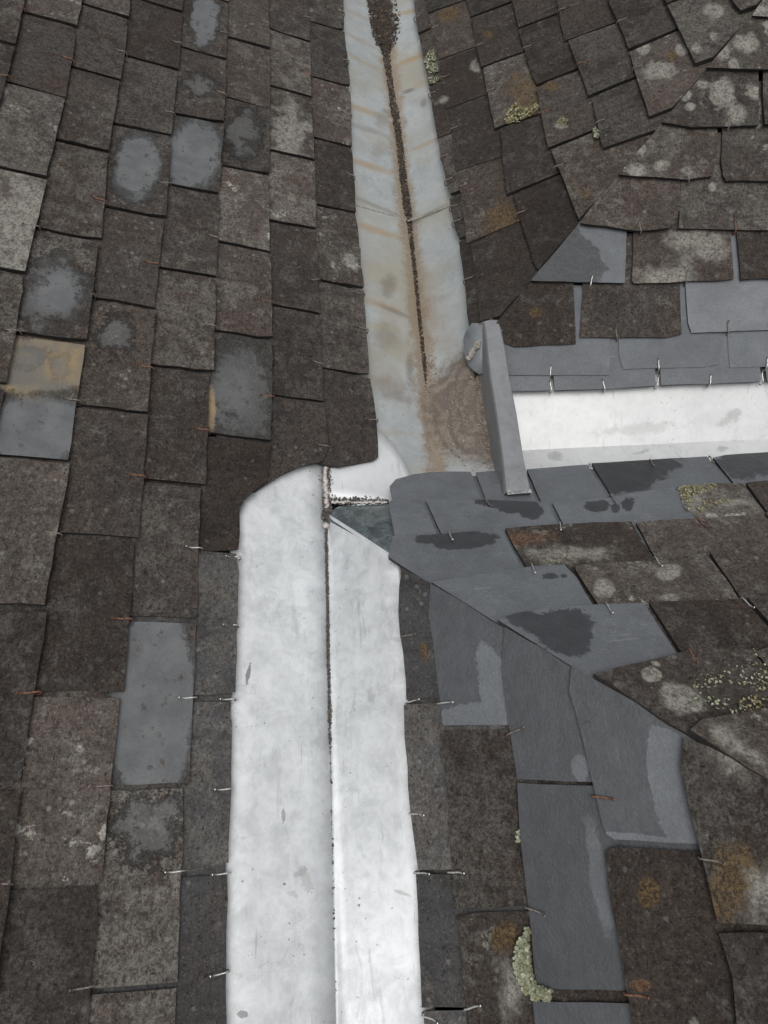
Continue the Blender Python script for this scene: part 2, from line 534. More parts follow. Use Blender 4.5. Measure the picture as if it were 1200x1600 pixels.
# ---- hooks that hold the slates
def hook_mesh(name, length, rad, mat, curl=0.0035):
    path = [(0, 0.012, -0.0045), (0, -0.001, -0.0055), (0, -0.0042, -0.003), (0, -0.0046, 0.002 + curl * 0.3), (0, -0.002, 0.0095), (0, 0.004, 0.0098),
            (0, length * 0.6, 0.0078), (0.0004, length - 0.003, 0.0085), (0.0007, length, 0.011)]
    vs, fs = [], []
    k = 6
    for i, p in enumerate(path):
        a = Vector(path[max(0, i - 1)]); b = Vector(path[min(len(path) - 1, i + 1)])
        d = (b - a).normalized(); x = Vector((1, 0, 0)); y = d.cross(x).normalized()
        r = rad * (1.25 if i == len(path) - 1 else 1.0)
        for j in range(k):
            t = 2 * math.pi * j / k
            vs.append(Vector(p) + x * math.cos(t) * r + y * math.sin(t) * r)
    for i in range(len(path) - 1):
        for j in range(k):
            fs.append((i * k + j, i * k + (j + 1) % k, (i + 1) * k + (j + 1) % k, (i + 1) * k + j))
    fs.append(tuple(range(k))); fs.append(tuple(range((len(path) - 1) * k + k - 1, (len(path) - 1) * k - 1, -1)))
    me = bpy.data.meshes.new(name)
    me.from_pydata([tuple(v) for v in vs], [], fs); me.update()
    me.materials.append(mat)
    me.polygons.foreach_set('use_smooth', [True] * len(me.polygons))
    return me


HOOKS = {'steel': hook_mesh('steel_hook', 0.021, 0.00135, STEEL), 'dull': hook_mesh('dull_hook', 0.023, 0.00125, DULL),
         'rust': hook_mesh('rust_hook', 0.024, 0.0014, RUST)}


def add_hook(key, w, s, kind='dull', h=0.0, rot=None):
    P = S[key]
    if any(a * w + b * s > c - 0.01 for a, b, c in P.clip):
        return
    o = link('slate_hook', HOOKS[kind], slope_obj[key])
    o.matrix_basis = parent_world(slope_obj[key]).inverted() @ frame(P, w, s, h) @ Matrix.Rotation(random.gauss(0, 0.13) if rot is None else rot, 4, 'Z')


def hook_px(key, x, y, kind='steel', h=0.004, rot=None, ds=0.0):
    w, s = S[key].px(x, y, h)
    add_hook(key, w, s + ds, kind, 0.0, rot)


# ------------------------------------------------------------------ the roofs
main_roof = thing('slate_roof', 'long weathered slate roof slope left of the valley gutter, brown grey slates', 'roof', tuple(S['L'].pt(0, -0.5)))
far_roof = thing('hipped_roof', 'hipped slate roof with pale lichen beyond the white side gutter', 'roof', tuple(S['UR1'].pt(0, -0.25)))
near_roof = thing('hipped_roof', 'hipped slate roof with clean dark grey replacement slates on the near side of the side gutter', 'roof', tuple(S['LR1'].pt(0, -0.5)))


def deck(key, parent, rect, h=-0.024):
    P = S[key]
    w0, w1, s0, s1 = rect
    poly = clip_poly([(w0, s0), (w1, s0), (w1, s1), (w0, s1)], [(a, b, c - 0.012) for a, b, c in P.clip])
    vs = [P.pt(w, s, h) for w, s in poly] + [P.pt(w, s, h - 0.02) for w, s in poly]
    n = len(poly)
    fs = [tuple(range(n)), tuple(range(2 * n - 1, n - 1, -1))] + [(i, i + n, (i + 1) % n + n, (i + 1) % n) for i in range(n)]
    o = mesh_obj('roof_slope', vs, fs, DECK, parent)
    slope_obj[key] = o
    return o


def wr(key, *pts):
    q = [S[key].px(x, y) for x, y in pts]
    return q


# slope sizes in (w, s)
deck('L', main_roof, (-0.75, 2.75, S['L'].px(555, 333)[1] + 0.03, 0.55))
deck('UR1', far_roof, (-2.75, -0.85, S['UR1'].px(733, 507)[1] + 0.03, 0.75))
deck('UR2', far_roof, (0.15, 1.35, S['UR2'].px(900, 610)[1] + 0.03, 1.75))
deck('LR2', near_roof, (-1.35, -0.22, S['LR2'].px(776, 737)[1] + 0.03, -0.25))
deck('LR1', near_roof, (-0.75, 0.75, S['LR1'].px(636, 1095)[1] + 0.03, 0.35))


def inside(poly, p):
    c = False
    for i in range(len(poly)):
        a, b = poly[i], poly[i - 1]
        if (a[1] > p[1]) != (b[1] > p[1]) and p[0] < (b[0] - a[0]) * (p[1] - a[1]) / (b[1] - a[1]) + a[0]:
            c = not c
    return c


_mats = 0


def marked(key, poly, marks, fn):
    """if any of the marks (cx, cy, rx, ry, angle, soft, amp, kind) lies on this slate, give it a material of its own"""
    mine = [m for m in marks if inside(poly, tuple(S[key].px(m[0], m[1], 0.004)))]
    if not mine:
        return None

    def make(cw, cs):
        global _mats
        _mats += 1
        bl = px_blobs(key, [(*blob_axis(m[0], m[1], m[2], m[3], m[4]), m[5], m[6], m[7]) for m in mine], cw, cs)
        return fn('marked_slate_%d' % _mats, bl)
    return make


def run_courses(key, edges, joints, first_up, marks, pick, ends=None, far=2.7, near=-0.7, thick=0.0082, special=None, extra=0, gap=(0.0028, 0.0055), hook=None):
    P = S[key]
    ef = []
    for e in edges:
        q = np.array([P.px(x, y, 0.005) for x, y in e]); q = q[np.argsort(q[:, 0])]
        ef.append(lambda w, q=q: float(np.interp(w, q[:, 0], q[:, 1])))
    base = len(ef)
    for k in range(extra + 1):
        ef.append(lambda w, f=ef[-1]: f(w) + first_up)
    out = []
    for ci in range(base + extra):
        if ci < base:
            js = [(P.px(a, b, 0.005)[0], P.px(c, d, 0.005)[0]) for a, b, c, d in joints.get(ci, [])]
        else:
            js = []
        if not js:
            off = out[-1][len(out[-1]) // 2]
            js = [(off[0] + 0.11, off[1] + 0.11)]
        js.sort()
        if not (ends and ci in ends and ends[ci][0] == 'lo'):
            while js[0][0] > near:
                d = 0.22 + random.gauss(0, 0.003); js.insert(0, (js[0][0] - d, js[0][1] - d))
        if ends and ci in ends:
            w = P.px(*ends[ci][1], 0.005)[0]
            js = [j for j in js if (j[0] < w - 0.015 if ends[ci][0] == 'hi' else j[0] > w + 0.015)] + [(w, w)]
            js.sort()
        if not (ends and ci in ends and ends[ci][0] == 'hi'):
            while js[-1][0] < far:
                d = 0.22 + random.gauss(0, 0.003); js.append((js[-1][0] + d, js[-1][1] + d))
        out.append(js)
        for k in range(len(js) - 1):
            (a0, a1), (b0, b1) = js[k], js[k + 1]
            g0, g1 = random.uniform(*gap), random.uniform(*gap)
            wa, wb = a0 + 0.2 * (b0 - a0), b0 - 0.2 * (b0 - a0)
            sa, sb = ef[ci](wa), ef[ci](wb); gr = (sb - sa) / (wb - wa)
            sa, sb = sa - gr * (wa - a0), sb + gr * (b0 - wb)
            poly = [(a0 + g0, sa), (b0 - g1, sb),
                    (b1 - g1, ef[ci + 1](b1)), (a1 + g0, ef[ci + 1](a1))]
            dox = True
            if special:
                r = special(ci, poly)
                if r is False:
                    continue
                if r is not None:
                    poly, dox = r if isinstance(r, tuple) else (r, True)
            fn = marked(key, poly, marks, lambda nm, bl, p=poly: old_slate(nm, 1.0, 0.0, 0, 0.4, bl))
            m = pick(ci, poly)
            add_slate(key, poly, m, thick=thick, matfn=fn, ext=dox)
        if hook:
            for j in js[:-1] if not ends else js:
                if random.random() < 0.9 and hook(ci, j[1]):
                    w = j[1] + random.gauss(0.0, 0.004)
                    if near - 0.1 < w < far:
                        add_hook(key, w, ef[ci + 1](w), hook(ci, w))
    return ef, out


# ---- long left slope (courses run along the valley; lower edges face the valley)
LE = [
 [(535,-40),(537,50),(547,143),(549,230),(555,333),(560,380),(568,462),(576,583),(580,597),(587,669),(589,717)],
 [(483,0),(484,67),(487,200),(491,250),(493,367),(495,380),(498,465),(502,564),(505,627),(511,692)],
 [(418,0),(420,43),(422,133),(420,230),(418,333),(421,397),(423,468),(425,539),(425,621),(421,686),
  (375,810),(372,887),(368,1000),(367,1087),(362,1100),(362,1150),(358,1250),(357,1350),(354,1377),(354,1483),(353,1600)],
 [(357,0),(354,67),(351,150),(347,233),(343,267),(340,370),(337,434),(335,516),(333,587),(326,607),(324,678),(322,734),(312,767),(312,860),(305,970),(302,1083),(295,1217),(287,1243),(283,1363),(277,1517),(272,1600)],
 [(286,0),(283,70),(276,122),(271,175),(267,210),(264,286),(257,344),(248,400),(246,409),(242,485),(238,555),(235,584),(230,651),(226,720),(222,750),(218,833),(208,867),(203,963),(193,1077),(190,1100),(180,1150),(173,1217),(167,1250),(163,1350),(155,1390),(143,1540),(137,1600)],
 [(204,0),(201,32),(195,87),(187,128),(178,187),(169,239),(163,315),(159,370),(153,390),(146,456),(140,497),(131,543),(122,628),(114,657),(108,721),(100,777),(93,833),(83,867),(70,950),(60,1077),(42,1150),(33,1223),(23,1317),(15,1377),(7,1433),(0,1500)],
 [(128,0),(120,44),(112,99),(102,155),(87,213),(73,277),(61,347),(48,390),(39,430),(28,520),(17,555),(12,607),(3,631)],
]
LJ = {0: [(538,51,483,32),(543,137,486,117),(549,233,489,212),(555,335,492,317),(563,452,498,435),(576,590,504,573)],
 1: [(484,68,422,40),(485,153,423,132),(490,252,422,232),(492,360,418,343),(498,492,423,472),(505,631,425,617)],
 2: [(420,78,354,55),(419,172,350,147),(418,275,345,258),(421,397,340,373),(424,534,337,513),(422,693,327,676),(372,867,310,862),(367,1095,302,1087),(355,1363,283,1363)],
 3: [(350,95,284,71),(347,195,271,179),(341,306,264,287),(337,435,248,416),(334,586,236,570),(318,762,223,749),(305,972,203,965),(291,1228,175,1230),(277,1538,142,1545)],
 4: [(284,20,200,-12),(274,110,198,85),(265,213,179,193),(257,343,163,319),(239,485,144,463),(229,648,121,632),(210,845,95,835),(190,1087,58,1082),(157,1380,15,1383)],
 5: [(204,32,131,1),(187,127,114,102),(169,239,89,216),(155,379,58,354),(130,537,29,520),(106,723,-5,710),(70,952,-45,947),(32,1230,-100,1227)],
 6: [(121,45,29,13),(101,155,0,120),(70,281,-25,248),(39,431,-60,405)]}
L_MARKS = [(320,28,22,44,0,.25,.7,'bare'), (312,133,22,16,20,.4,.9,'faint'), (216,258,37,54,8,.3,.55,'bare'), (303,243,46,62,0,.4,.6,'bare'),
 (85,460,50,58,0,.8,.7,'faint'), (88,456,34,38,60,.5,.8,'bare'), (380,205,24,38,0,.6,.8,'faint'), (180,520,24,28,0,.6,1.0,'faint'), (372,610,60,84,0,.9,.6,'faint'), (365,612,36,50,0,.9,.8,'faint'), (331,640,6,40,0,.5,.5,'gold'),
 (240,1095,66,190,3,.2,.3,'bare'), (55,670,95,58,0,.3,.35,'bare'), (75,568,95,52,0,.3,.45,'gold'), (95,575,16,20,0,.6,.8,'faint'), (40,560,24,18,0,.6,.9,'faint'), (240,1290,52,50,0,.9,1.0,'faint'),
 (22,345,50,85,0,.6,1.6,'pale'), (452,205,34,44,0,.8,1.8,'pale')]


def l_special(ci, poly):
    P = S['L']
    mid = np.mean([p[0] for p in poly[:2]])
    has = lambda x, y: inside(poly, tuple(P.px(x, y, 0.004)))
    if ci == 0 and (has(545, 660) or has(545, 700)):
        return px_poly('L', [(576,592),(580,598),(588,672),(590,716),(583,721),(555,725),(530,729),(500,722),(420,700),(410,560),(504,574)]), False
    if ci == 1 and (has(465, 660) or has(465, 700)):
        return px_poly('L', [(505,633),(511,692),(510,708),(503,722),(470,729),(440,741),(417,755),(400,766),(345,745),(335,602),(425,619)]), False
    if ci == 2 and has(345, 790):
        return px_poly('L', [(326,679),(421,696),(417,752),(400,764),(380,784),(374,800),(372,863),(311,860),(312,767),(322,734)])
    return None


def l_pick(ci, poly):
    P = S['L']
    c = P.pt(*np.mean(np.array(poly), 0))
    if ci == 2 and c[1] < 0.46:
        return OLD_DARK
    x = np.mean(np.array(poly), 0)
    for pxy, m in (((455, 290), OLD_GREY), ((380, 320), OLD_GREY), ((455, 185), OLD_GREY), ((535, 520), OLD[3]), ((20, 330), OLD_LICHEN)):
        if inside(poly, tuple(P.px(*pxy, 0.004))):
            return m
    return random.choice([OLD[0], OLD[0], OLD[1], OLD[3], OLD[2]])


l_ef, _ = run_courses('L', LE, LJ, 0.101, L_MARKS, l_pick, ends={0: ('lo', (589, 718)), 1: ('lo', (505, 740))}, far=2.55, near=-0.62, special=l_special, extra=4,
                      hook=lambda ci, w: None if (ci == 2 and w < 0.48) else ('rust' if random.random() < 0.35 else 'dull'))
for x, y, k in ((536,22,'dull'),(543,97,'dull'),(547,182,'dull'),(552,278,'dull'),(560,391,'dull'),(567,461,'dull'),(572,517,'dull'),(587,658,'dull'),
                (373,872,'steel'),(370,978,'steel'),(366,1093,'steel'),(359,1233,'steel'),(356,1364,'steel'),(354,1518,'steel'),
                (312,858,'steel'),(303,1091,'steel'),(284,1361,'steel')):
    hook_px('L', x, y, k)

# the doubled starter course under the eave slates: its joints fall under the middle of the slates above
def starters(key, ef, joints_w, w0, w1, mats):
    js = sorted(joints_w)
    while js[0] > w0: js.insert(0, js[0] - 0.22)
    while js[-1] < w1: js.append(js[-1] + 0.22)
    for a, b in zip(js[:-1], js[1:]):
        a, b = max(a, w0), min(b, w1)
        if b - a < 0.03: continue
        q = [(a + .002, ef(a) + .0025), (b - .002, ef(b) + .0025), (b - .002, ef(b) + .09), (a + .002, ef(a) + .09)]
        add_slate(key, q, random.choice(mats), thick=0.0052, ext=False, hoff=-0.0050, chip=0.1, lift=0)


jw = [0.5 * (S['L'].px(372, 867)[0] + S['L'].px(367, 1095)[0]), 0.5 * (S['L'].px(367, 1095)[0] + S['L'].px(355, 1363)[0])]
starters('L', l_ef[2], jw, -0.62, 0.465, [OLD_DARK])

# ---- far hipped roof, slope facing the old gutter
UE = [
 [(640,-40),(647,0),(651,35),(659,75),(667,117),(675,163),(682,205),(690,245),(697,276),(700,300),(705,325),(709,352),(718,378),(721,405),(727,447),(733,507)],
 [(666,0),(673,35),(680,63),(687,96),(689,131),(693,161),(702,180),(708,222),(712,271),(723,307),(728,365),(736,381),(740,409),(746,458),(752,505)],
 [(729,0),(737,30),(742,61),(745,75),(752,103),(757,112),(762,145),(773,198),(782,210),(786,245),(789,275),(793,302),(803,314),(813,360),(820,412),(823,428)],
 [(801,0),(807,26),(812,49),(818,75),(827,100),(834,131),(842,159),(845,177),(851,210),(863,233),(867,259),(871,286),(880,316),(894,346)],
 [(866,-20),(873,16),(878,44),(883,65),(897,85),(904,103),(912,131),(927,160),(932,192),(939,217),(944,235)],
 [(945,-20),(951,0),(964,32),(975,60),(989,100),(997,130),(1007,160),(1016,185)],
 [(1030,-20),(1040,5),(1055,37),(1070,67),(1086,102)],
 [(1130,-30),(1140,0),(1148,25)]]
UJ = {0: [(654,55,676,45),(670,135,690,124),(687,217,707,206),(700,309,722,296),(718,377,735,368)],
 1: [(671,24,729,-2),(687,96,744,73),(695,175,762,146),(712,272,786,243),(735,383,808,337)], 2: [(737,29,800,1),(754,108,818,78),(775,203,845,176),(795,307,867,263)],
 3: [(811,47,873,20),(843,133,904,103),(864,232,932,194)], 4: [(884,66,964,34),(926,151,991,114)], 5: [(982,82,1056,39)], 6: [(1045,9,1120,-28)]}
U_END = {0: ('hi', (735,513)), 1: ('hi', (753,506)), 2: ('hi', (824,429)), 3: ('hi', (895,348)), 4: ('hi', (944,236)), 5: ('hi', (1016,186)), 6: ('hi', (1086,104)), 7: ('hi', (1148,26))}
U_MARKS = [(701,20,18,13,-30,.5,.9,'moss'), (763,55,8,6,0,.5,.9,'moss'), (785,345,26,32,20,.9,1.6,'moss'), (914,303,9,7,0,.3,.8,'moss'), (822,150,26,36,10,.9,1.5,'moss'),
 (1050,86,8,10,0,.4,.8,'moss'), (876,198,9,6,0,.5,1.2,'pale'), (860,135,14,8,0,.7,1.0,'moss'),
 (1032,112,30,17,-5,.25,.7,'pale'), (1005,76,11,11,0,.25,.6,'pale'), (1064,75,9,8,0,.3,.8,'pale'), (1090,78,8,9,0,.3,.8,'pale'), (1115,15,14,14,0,.35,1.0,'pale'), (1115,58,7,6,0,.3,.8,'pale'), (1039,52,7,5,0,.3,.8,'pale'),
 (693,158,10,6,-30,.6,1.2,'pale'), (741,100,8,9,0,.5,1.2,'pale')]
u_ef, _ = run_courses('UR1', UE, UJ, 0.104, U_MARKS, lambda ci, p: OLD_LICHEN if ci >= 7 else (OLD_UR[1] if ci > 4 else random.choice(OLD_UR)), ends=U_END, far=-0.85, near=-2.6, extra=3,
                      hook=lambda ci, w: 'dull' if random.random() < 0.85 else 'rust')
for x, y in ((649,30),(672,149),(691,247),(697,285),(705,326),(709,350),(727,440)):
    hook_px('UR1', x, y, 'dull')

# ---- far hipped roof, slope facing the side gutter (courses run left to right)
OU = lambda ci: random.choice([OLD[0], OLD_GREY, OLD[2]])
V_POLY = [
 # top courses, pale lichen crusts
 ('lich', [(1160,24),(1176,37),(1300,36),(1305,-60),(1210,-60)]),
 ('lich', [(1156,30),(1094,118),(1100,120),(1240,112),(1252,42),(1176,40)]),
 ('lich', [(1246,42),(1236,112),(1400,108),(1410,40)]),
 ('lich', [(1092,124),(1022,192),(1024,201),(1080,201),(1184,198),(1196,118)]),
 ('lich', [(1203,118),(1192,170),(1193,197),(1350,196),(1360,116)]),
 ('lich', [(1018,204),(985,242),(962,275),(969,287),(1072,283),(1111,277),(1121,240),(1130,205)]),
 ('lich', [(1137,204),(1127,272),(1133,285),(1290,284),(1300,200)]),
 ('old', [(958,280),(899,348),(896,360),(995,363),(1040,360),(1051,354),(1063,326),(1072,286)]),
 ('old', [(1077,287),(1059,358),(1140,360),(1225,361),(1232,285)]),
 ('old', [(1239,287),(1232,361),(1400,360),(1400,285)]),
 ('newA', [(892,362),(818,450),(825,453),(977,443),(990,365)]),
 ('old', [(999,365),(987,440),(990,444),(1146,438),(1144,364)]),
 ('old', [(1152,365),(1156,438),(1300,434),(1310,362)]),
 ('old', [(814,457),(779,500),(789,537),(804,543),(899,538),(915,450)]),
 ('old', [(921,449),(905,528),(1064,528),(1066,445)]),
 ('newp', [(1070,444),(1073,505),(1078,521),(1250,514),(1245,438)]),
 ('newp', [(1254,440),(1258,514),(1420,508),(1420,430)]),
 ('new', [(775,540),(780,587),(953,587),(961,532),(800,540)]),
 ('new', [(964,531),(966,578),(1127,573),(1133,523)]),
 ('new', [(1135,523),(1138,575),(1300,570),(1300,516)]),
 ('new', [(775,588),(780,612),(861,611),(859,588)]),
 ('new', [(863,589),(864,611),(932,609),(1025,604),(1027,579)]),
 ('new', [(1030,578),(1030,603),(1189,597),(1189,576)]),
 ('new', [(1194,576),(1195,597),(1370,590),(1370,570)]),
]
V_MARKS = [(1110,118-42,16,16,0,.3,.9,'pale'), (1168,70,20,18,0,.3,.8,'pale'), (1130,83,12,13,0,.3,.8,'pale'), (1146,102,9,15,0,.3,.9,'pale'),
 (1130,145,20,23,0,.25,.7,'pale'), (1071,148,9,9,0,.3,.9,'pale'), (1078,167,8,6,0,.3,.9,'pale'), (1180,143,12,12,0,.3,.9,'pale'), (1150,182,14,16,0,.5,1.0,'pale'), (1100,130,9,7,0,.3,.9,'pale'),
 (994,268,15,11,0,.35,.7,'pale'), (1034,260,13,9,0,.35,.7,'pale'), (1072,268,11,8,0,.4,1.0,'pale'), (1003,232,8,8,0,.5,.9,'pale'),
 (1100,380,40,25,0,.8,1.5,'pale'), (1040,430,40,20,0,.9,1.5,'pale'), (1190,30,30,22,0,.5,1.0,'pale'), (835,488,10,8,0,.6,.9,'moss'), (1115,290,6,8,0,.4,.8,'pale')]


def poly_slates(key, lst, marks, wet_marks, thick_old=0.0078, thick_new=0.0068):
    for kind, pts in lst:
        poly = px_poly(key, pts)
        if kind.startswith('new'):
            base = {'newd': 0.74}.get(kind, 0.0)
            dry = {'newp': (0.175, 0.186, 0.20)}.get(kind, SLATE_DRY)
            mine = [m for m in wet_marks if inside(poly, tuple(S[key].px(m[0], m[1], 0.004)))]
            fn = marked(key, poly, wet_marks, lambda nm, bl, b=base, d=dry: new_slate(nm, dry=d, base_wet=b, blobs=bl))
            cx_ = 0.5 * (min(p[0] for p in poly) + max(p[0] for p in poly)); hw_ = 0.5 * (max(p[0] for p in poly) - min(p[0] for p in poly))
            poly = [(cx_ + (p[0] - cx_) * (1 - (0.0006 if key == 'LR1' else 0.0022) / hw_), p[1]) for p in poly]
            add_slate(key, poly, {'newd': NEW_WET, 'newp': NEW_PALE}.get(kind, NEW), thick=thick_new, jit=0.0004, chip=0.15, matfn=fn)
        else:
            tone, lich, olive = {'lich': (1.12, 0.32, 0.45), 'dark': (0.8, 0.0, 0.0)}.get(kind, (1.02, 0.05, 0.0))
            fn = marked(key, poly, marks, lambda nm, bl, t=tone, l=lich, ol=olive, dk_=(kind == 'dark'): old_slate(nm, 1.0 if dk_ else t, l, 0.6 if dk_ else 0, 0.0 if dk_ else 0.35, bl, ol, (0.074, 0.077, 0.082) if dk_ else None))
            m = {'lich': OLD_LICHEN, 'dark': OLD_DARK}.get(kind) or random.choice([OLD[0], OLD_GREY if key == 'UR2' else OLD[1], OLD[3]])
            add_slate(key, poly, m, thick=thick_old, matfn=fn)


def fill_run(key, s_lo, w0, direction, count, mats, thick=0.0065):
    w = w0
    for _ in range(count):
        b = w + direction * (0.22 + random.gauss(0, 0.004))
        lo, hi = sorted((w, b))
        add_slate(key, [(lo + 0.003, s_lo), (hi - 0.003, s_lo), (hi - 0.003, s_lo + E_EXP), (lo + 0.003, s_lo + E_EXP)], random.choice(mats), thick=thick)
        add_hook(key, 0.5 * (lo + hi), s_lo, 'dull')
        w = b


V_WET = [(880,412,62,60,0,.05,.28,'wet')]
poly_slates('UR2', V_POLY, V_MARKS, V_WET)
for x, y, k in ((861,611,'steel'),(944,609,'steel'),(1026,604,'steel'),(1108,601,'steel'),(1190,597,'steel'),(859,587,'steel'),(1028,577,'steel'),(1196,574,'steel'),
                (963,529,'dull'),(1136,520,'dull'),(922,446,'steel'),(1071,441,'dull'),(1000,362,'dull'),(1148,361,'rust'),(1075,283,'dull'),(1137,200,'dull')):
    hook_px('UR2', x, y, k)
P_ = S['UR2']
s_top = P_.px(1180, 37, 0.004)[1]
for k in range(3):
    fill_run('UR2', s_top + 0.004 + E_EXP * (k + 1), 0.72 + 0.11 * (k % 2), 1, 4, [OLD_LICHEN, OLD_GREY])
for (x, y, w1) in ((1405,108,0),(1352,196,0),(1292,284,0),(1402,360,0),(1302,434,0),(1422,508,0),(1302,570,0),(1372,590,0)):
    w, s = P_.px(x, y, 0.004)
    fill_run('UR2', s, w + 0.003, 1, 2 if w < 1.1 else 1, [OLD[0], OLD_GREY] if y < 500 else [NEW], 0.0065 if y < 500 else 0.0046)

# ---- near hipped roof, slope falling away into the side gutter
K_POLY = [
 ('new', [(606,787),(605,775),(607,761),(617,751),(645,744),(675,740.5),(737,740),(756,783)]),
 ('new', [(741,740),(776,737),(818,736),(835,775),(758,783)]),
 ('new', [(821,736),(919,728),(953,777),(838,776)]),
 ('new', [(922,727),(1020,721),(1105,716),(1142,757),(1057,761),(957,777)]),
 ('new', [(1109,715),(1300,702),(1345,735),(1147,755)]),
 ('new', [(1304,701),(1480,690),(1530,725),(1350,735)]),
 ('new', [(605,787),(660,784),(698,834),(613,840)]),
 ('new', [(663,784),(757,783),(857,786),(874,820),(775,826),(703,835)]),
 ('new', [(861,786),(954,778),(1054,762),(1088,812),(985,817),(878,820)]),
 ('lich', [(1057,762),(1057,770),(1091,811),(1192,805),(1160,757),(1125,757)]),
 ('old', [(1165,757),(1330,742),(1375,790),(1197,805)]),
 ('new', [(612,840),(701,836),(785,828),(829,886),(671,897),(621,872)]),
 ('oldb', [(789,828),(872,822),(986,818),(1022,877),(887,882),(833,886)]),
 ('oldc', [(991,817),(1088,813),(1192,807),(1240,856),(1105,866),(1027,878)]),
 ('old', [(1197,806),(1375,792),(1430,842),(1245,856)]),
 ('new', [(671,898),(830,887),(888,884),(945,946),(850,951),(752,955)]),
 ('oldb', [(893,885),(902,897),(950,944),(1010,942),(1157,936),(1104,867),(1024,879)]),
 ('oldc', [(1108,867),(1161,936),(1330,918),(1275,852)]),
 ('new', [(752,956),(850,952),(940,946),(1007,944),(1071,1019),(921,1040),(775,968)]),
 ('oldc', [(1013,944),(1078,1019),(1170,1014),(1240,1003),(1160,938)]),
 ('old', [(1166,938),(1246,1002),(1420,980),(1335,920)]),
 ('lich2', [(918,1042),(1072,1021),(1170,1017),(1255,1100),(1098,1125),(1068,1140)]),
 ('oldc', [(1176,1016),(1262,1100),(1440,1080),(1345,992)]),
 ('oldc', [(1072,1138),(1098,1126),(1255,1103),(1340,1190),(1200,1208)]),
]
K_MARKS = [(1080,790,22,28,35,.7,1.5,'pale'), (1140,785,40,5,-4,.7,1.6,'pale'), (943,918,18,15,0,.2,.5,'pale'), (925,882,14,4,0,.4,.9,'pale'), (1047,895,19,11,0,.3,.8,'pale'), (1045,932,16,6,0,.4,1.0,'pale'),
 (1016,1056,17,12,10,.15,.4,'pale'), (1024,1041,8,4,20,.3,.6,'pale'), (1065,1092,36,22,15,.25,.6,'pale'), (880,865,60,12,0,.9,1.6,'pale'), (820,842,40,10,0,.9,1.2,'rust'),(1150,1165,50,12,35,.8,1.6,'pale')]
K_WET = [(790,790,44,9,8,.08,.5,'wet'), (826,795,24,13,25,.08,.4,'wet'), (985,735,72,30,-8,.06,.3,'wet'), (1190,722,75,22,-3,.08,.3,'wet'), (1160,722,40,14,10,.1,.3,'wet'),
 (934,790,18,9,0,.08,.5,'wet'), (963,794,8,7,0,.1,.6,'wet'), (980,789,10,10,40,.1,.6,'wet'),
 (722,845,56,13,-2,.06,.35,'wet'), (680,845,26,8,0,.1,.6,'wet'), (860,902,12,5,0,.1,.6,'wet'), (881,901,5,3,0,.1,.5,'wet'),
 (880,985,52,34,0,.06,.4,'wet'), (825,970,45,14,15,.08,.4,'wet')]
for i, (k, p) in enumerate(K_POLY):
    K_POLY[i] = ({'oldb': 'old', 'oldc': 'old', 'lich2': 'old'}.get(k, k), p)
poly_slates('LR2', K_POLY, K_MARKS, K_WET)
k1 = np.array([S['LR2'].px(x, y, 0.004) for x, y in ((645,744),(675,740.5),(737,740),(776,737),(818,736),(919,728),(1020,721),(1105,716),(1300,702),(1480,690))])
k1 = k1[np.argsort(k1[:, 0])]
starters('LR2', lambda w: float(np.interp(w, k1[:, 0], k1[:, 1])) + 0.004, [-0.27], -1.2, -0.26, [NEW])
for x, y, k, r in ((757,784,'dull',0),(701,836,'steel',0),(874,821,'steel',0),(954,778,'dull',0),(830,886,'steel',0),(1023,876,'steel',0),(946,947,'steel',0),(1159,940,'steel',0),(1076,1020,'rust',0),
                   (1089,814,'rust',0),(1108,717,'dull',0),(921,728,'steel',0),(1015,722,'dull',0),(1197,806,'rust',0)):
    hook_px('LR2', x, y, k)
P_ = S['LR2']
for x, y in ((1534,725),(1378,790),(1433,842),(1333,918),(1423,980),(1443,1080),(1343,1190)):
    w, s = P_.px(x, y - 2, 0.004)
    fill_run('LR2', s - E_EXP * 0 - 0.098, w - 0.003, -1, 2, [OLD[0], OLD[1]])
for k in range(3):
    s = P_.px(1200, 1116, 0.004)[1] + E_EXP * (k + 1)
    fill_run('LR2', s, -0.62 - 0.1 * k, -1, 4, [OLD[0], OLD[1]])

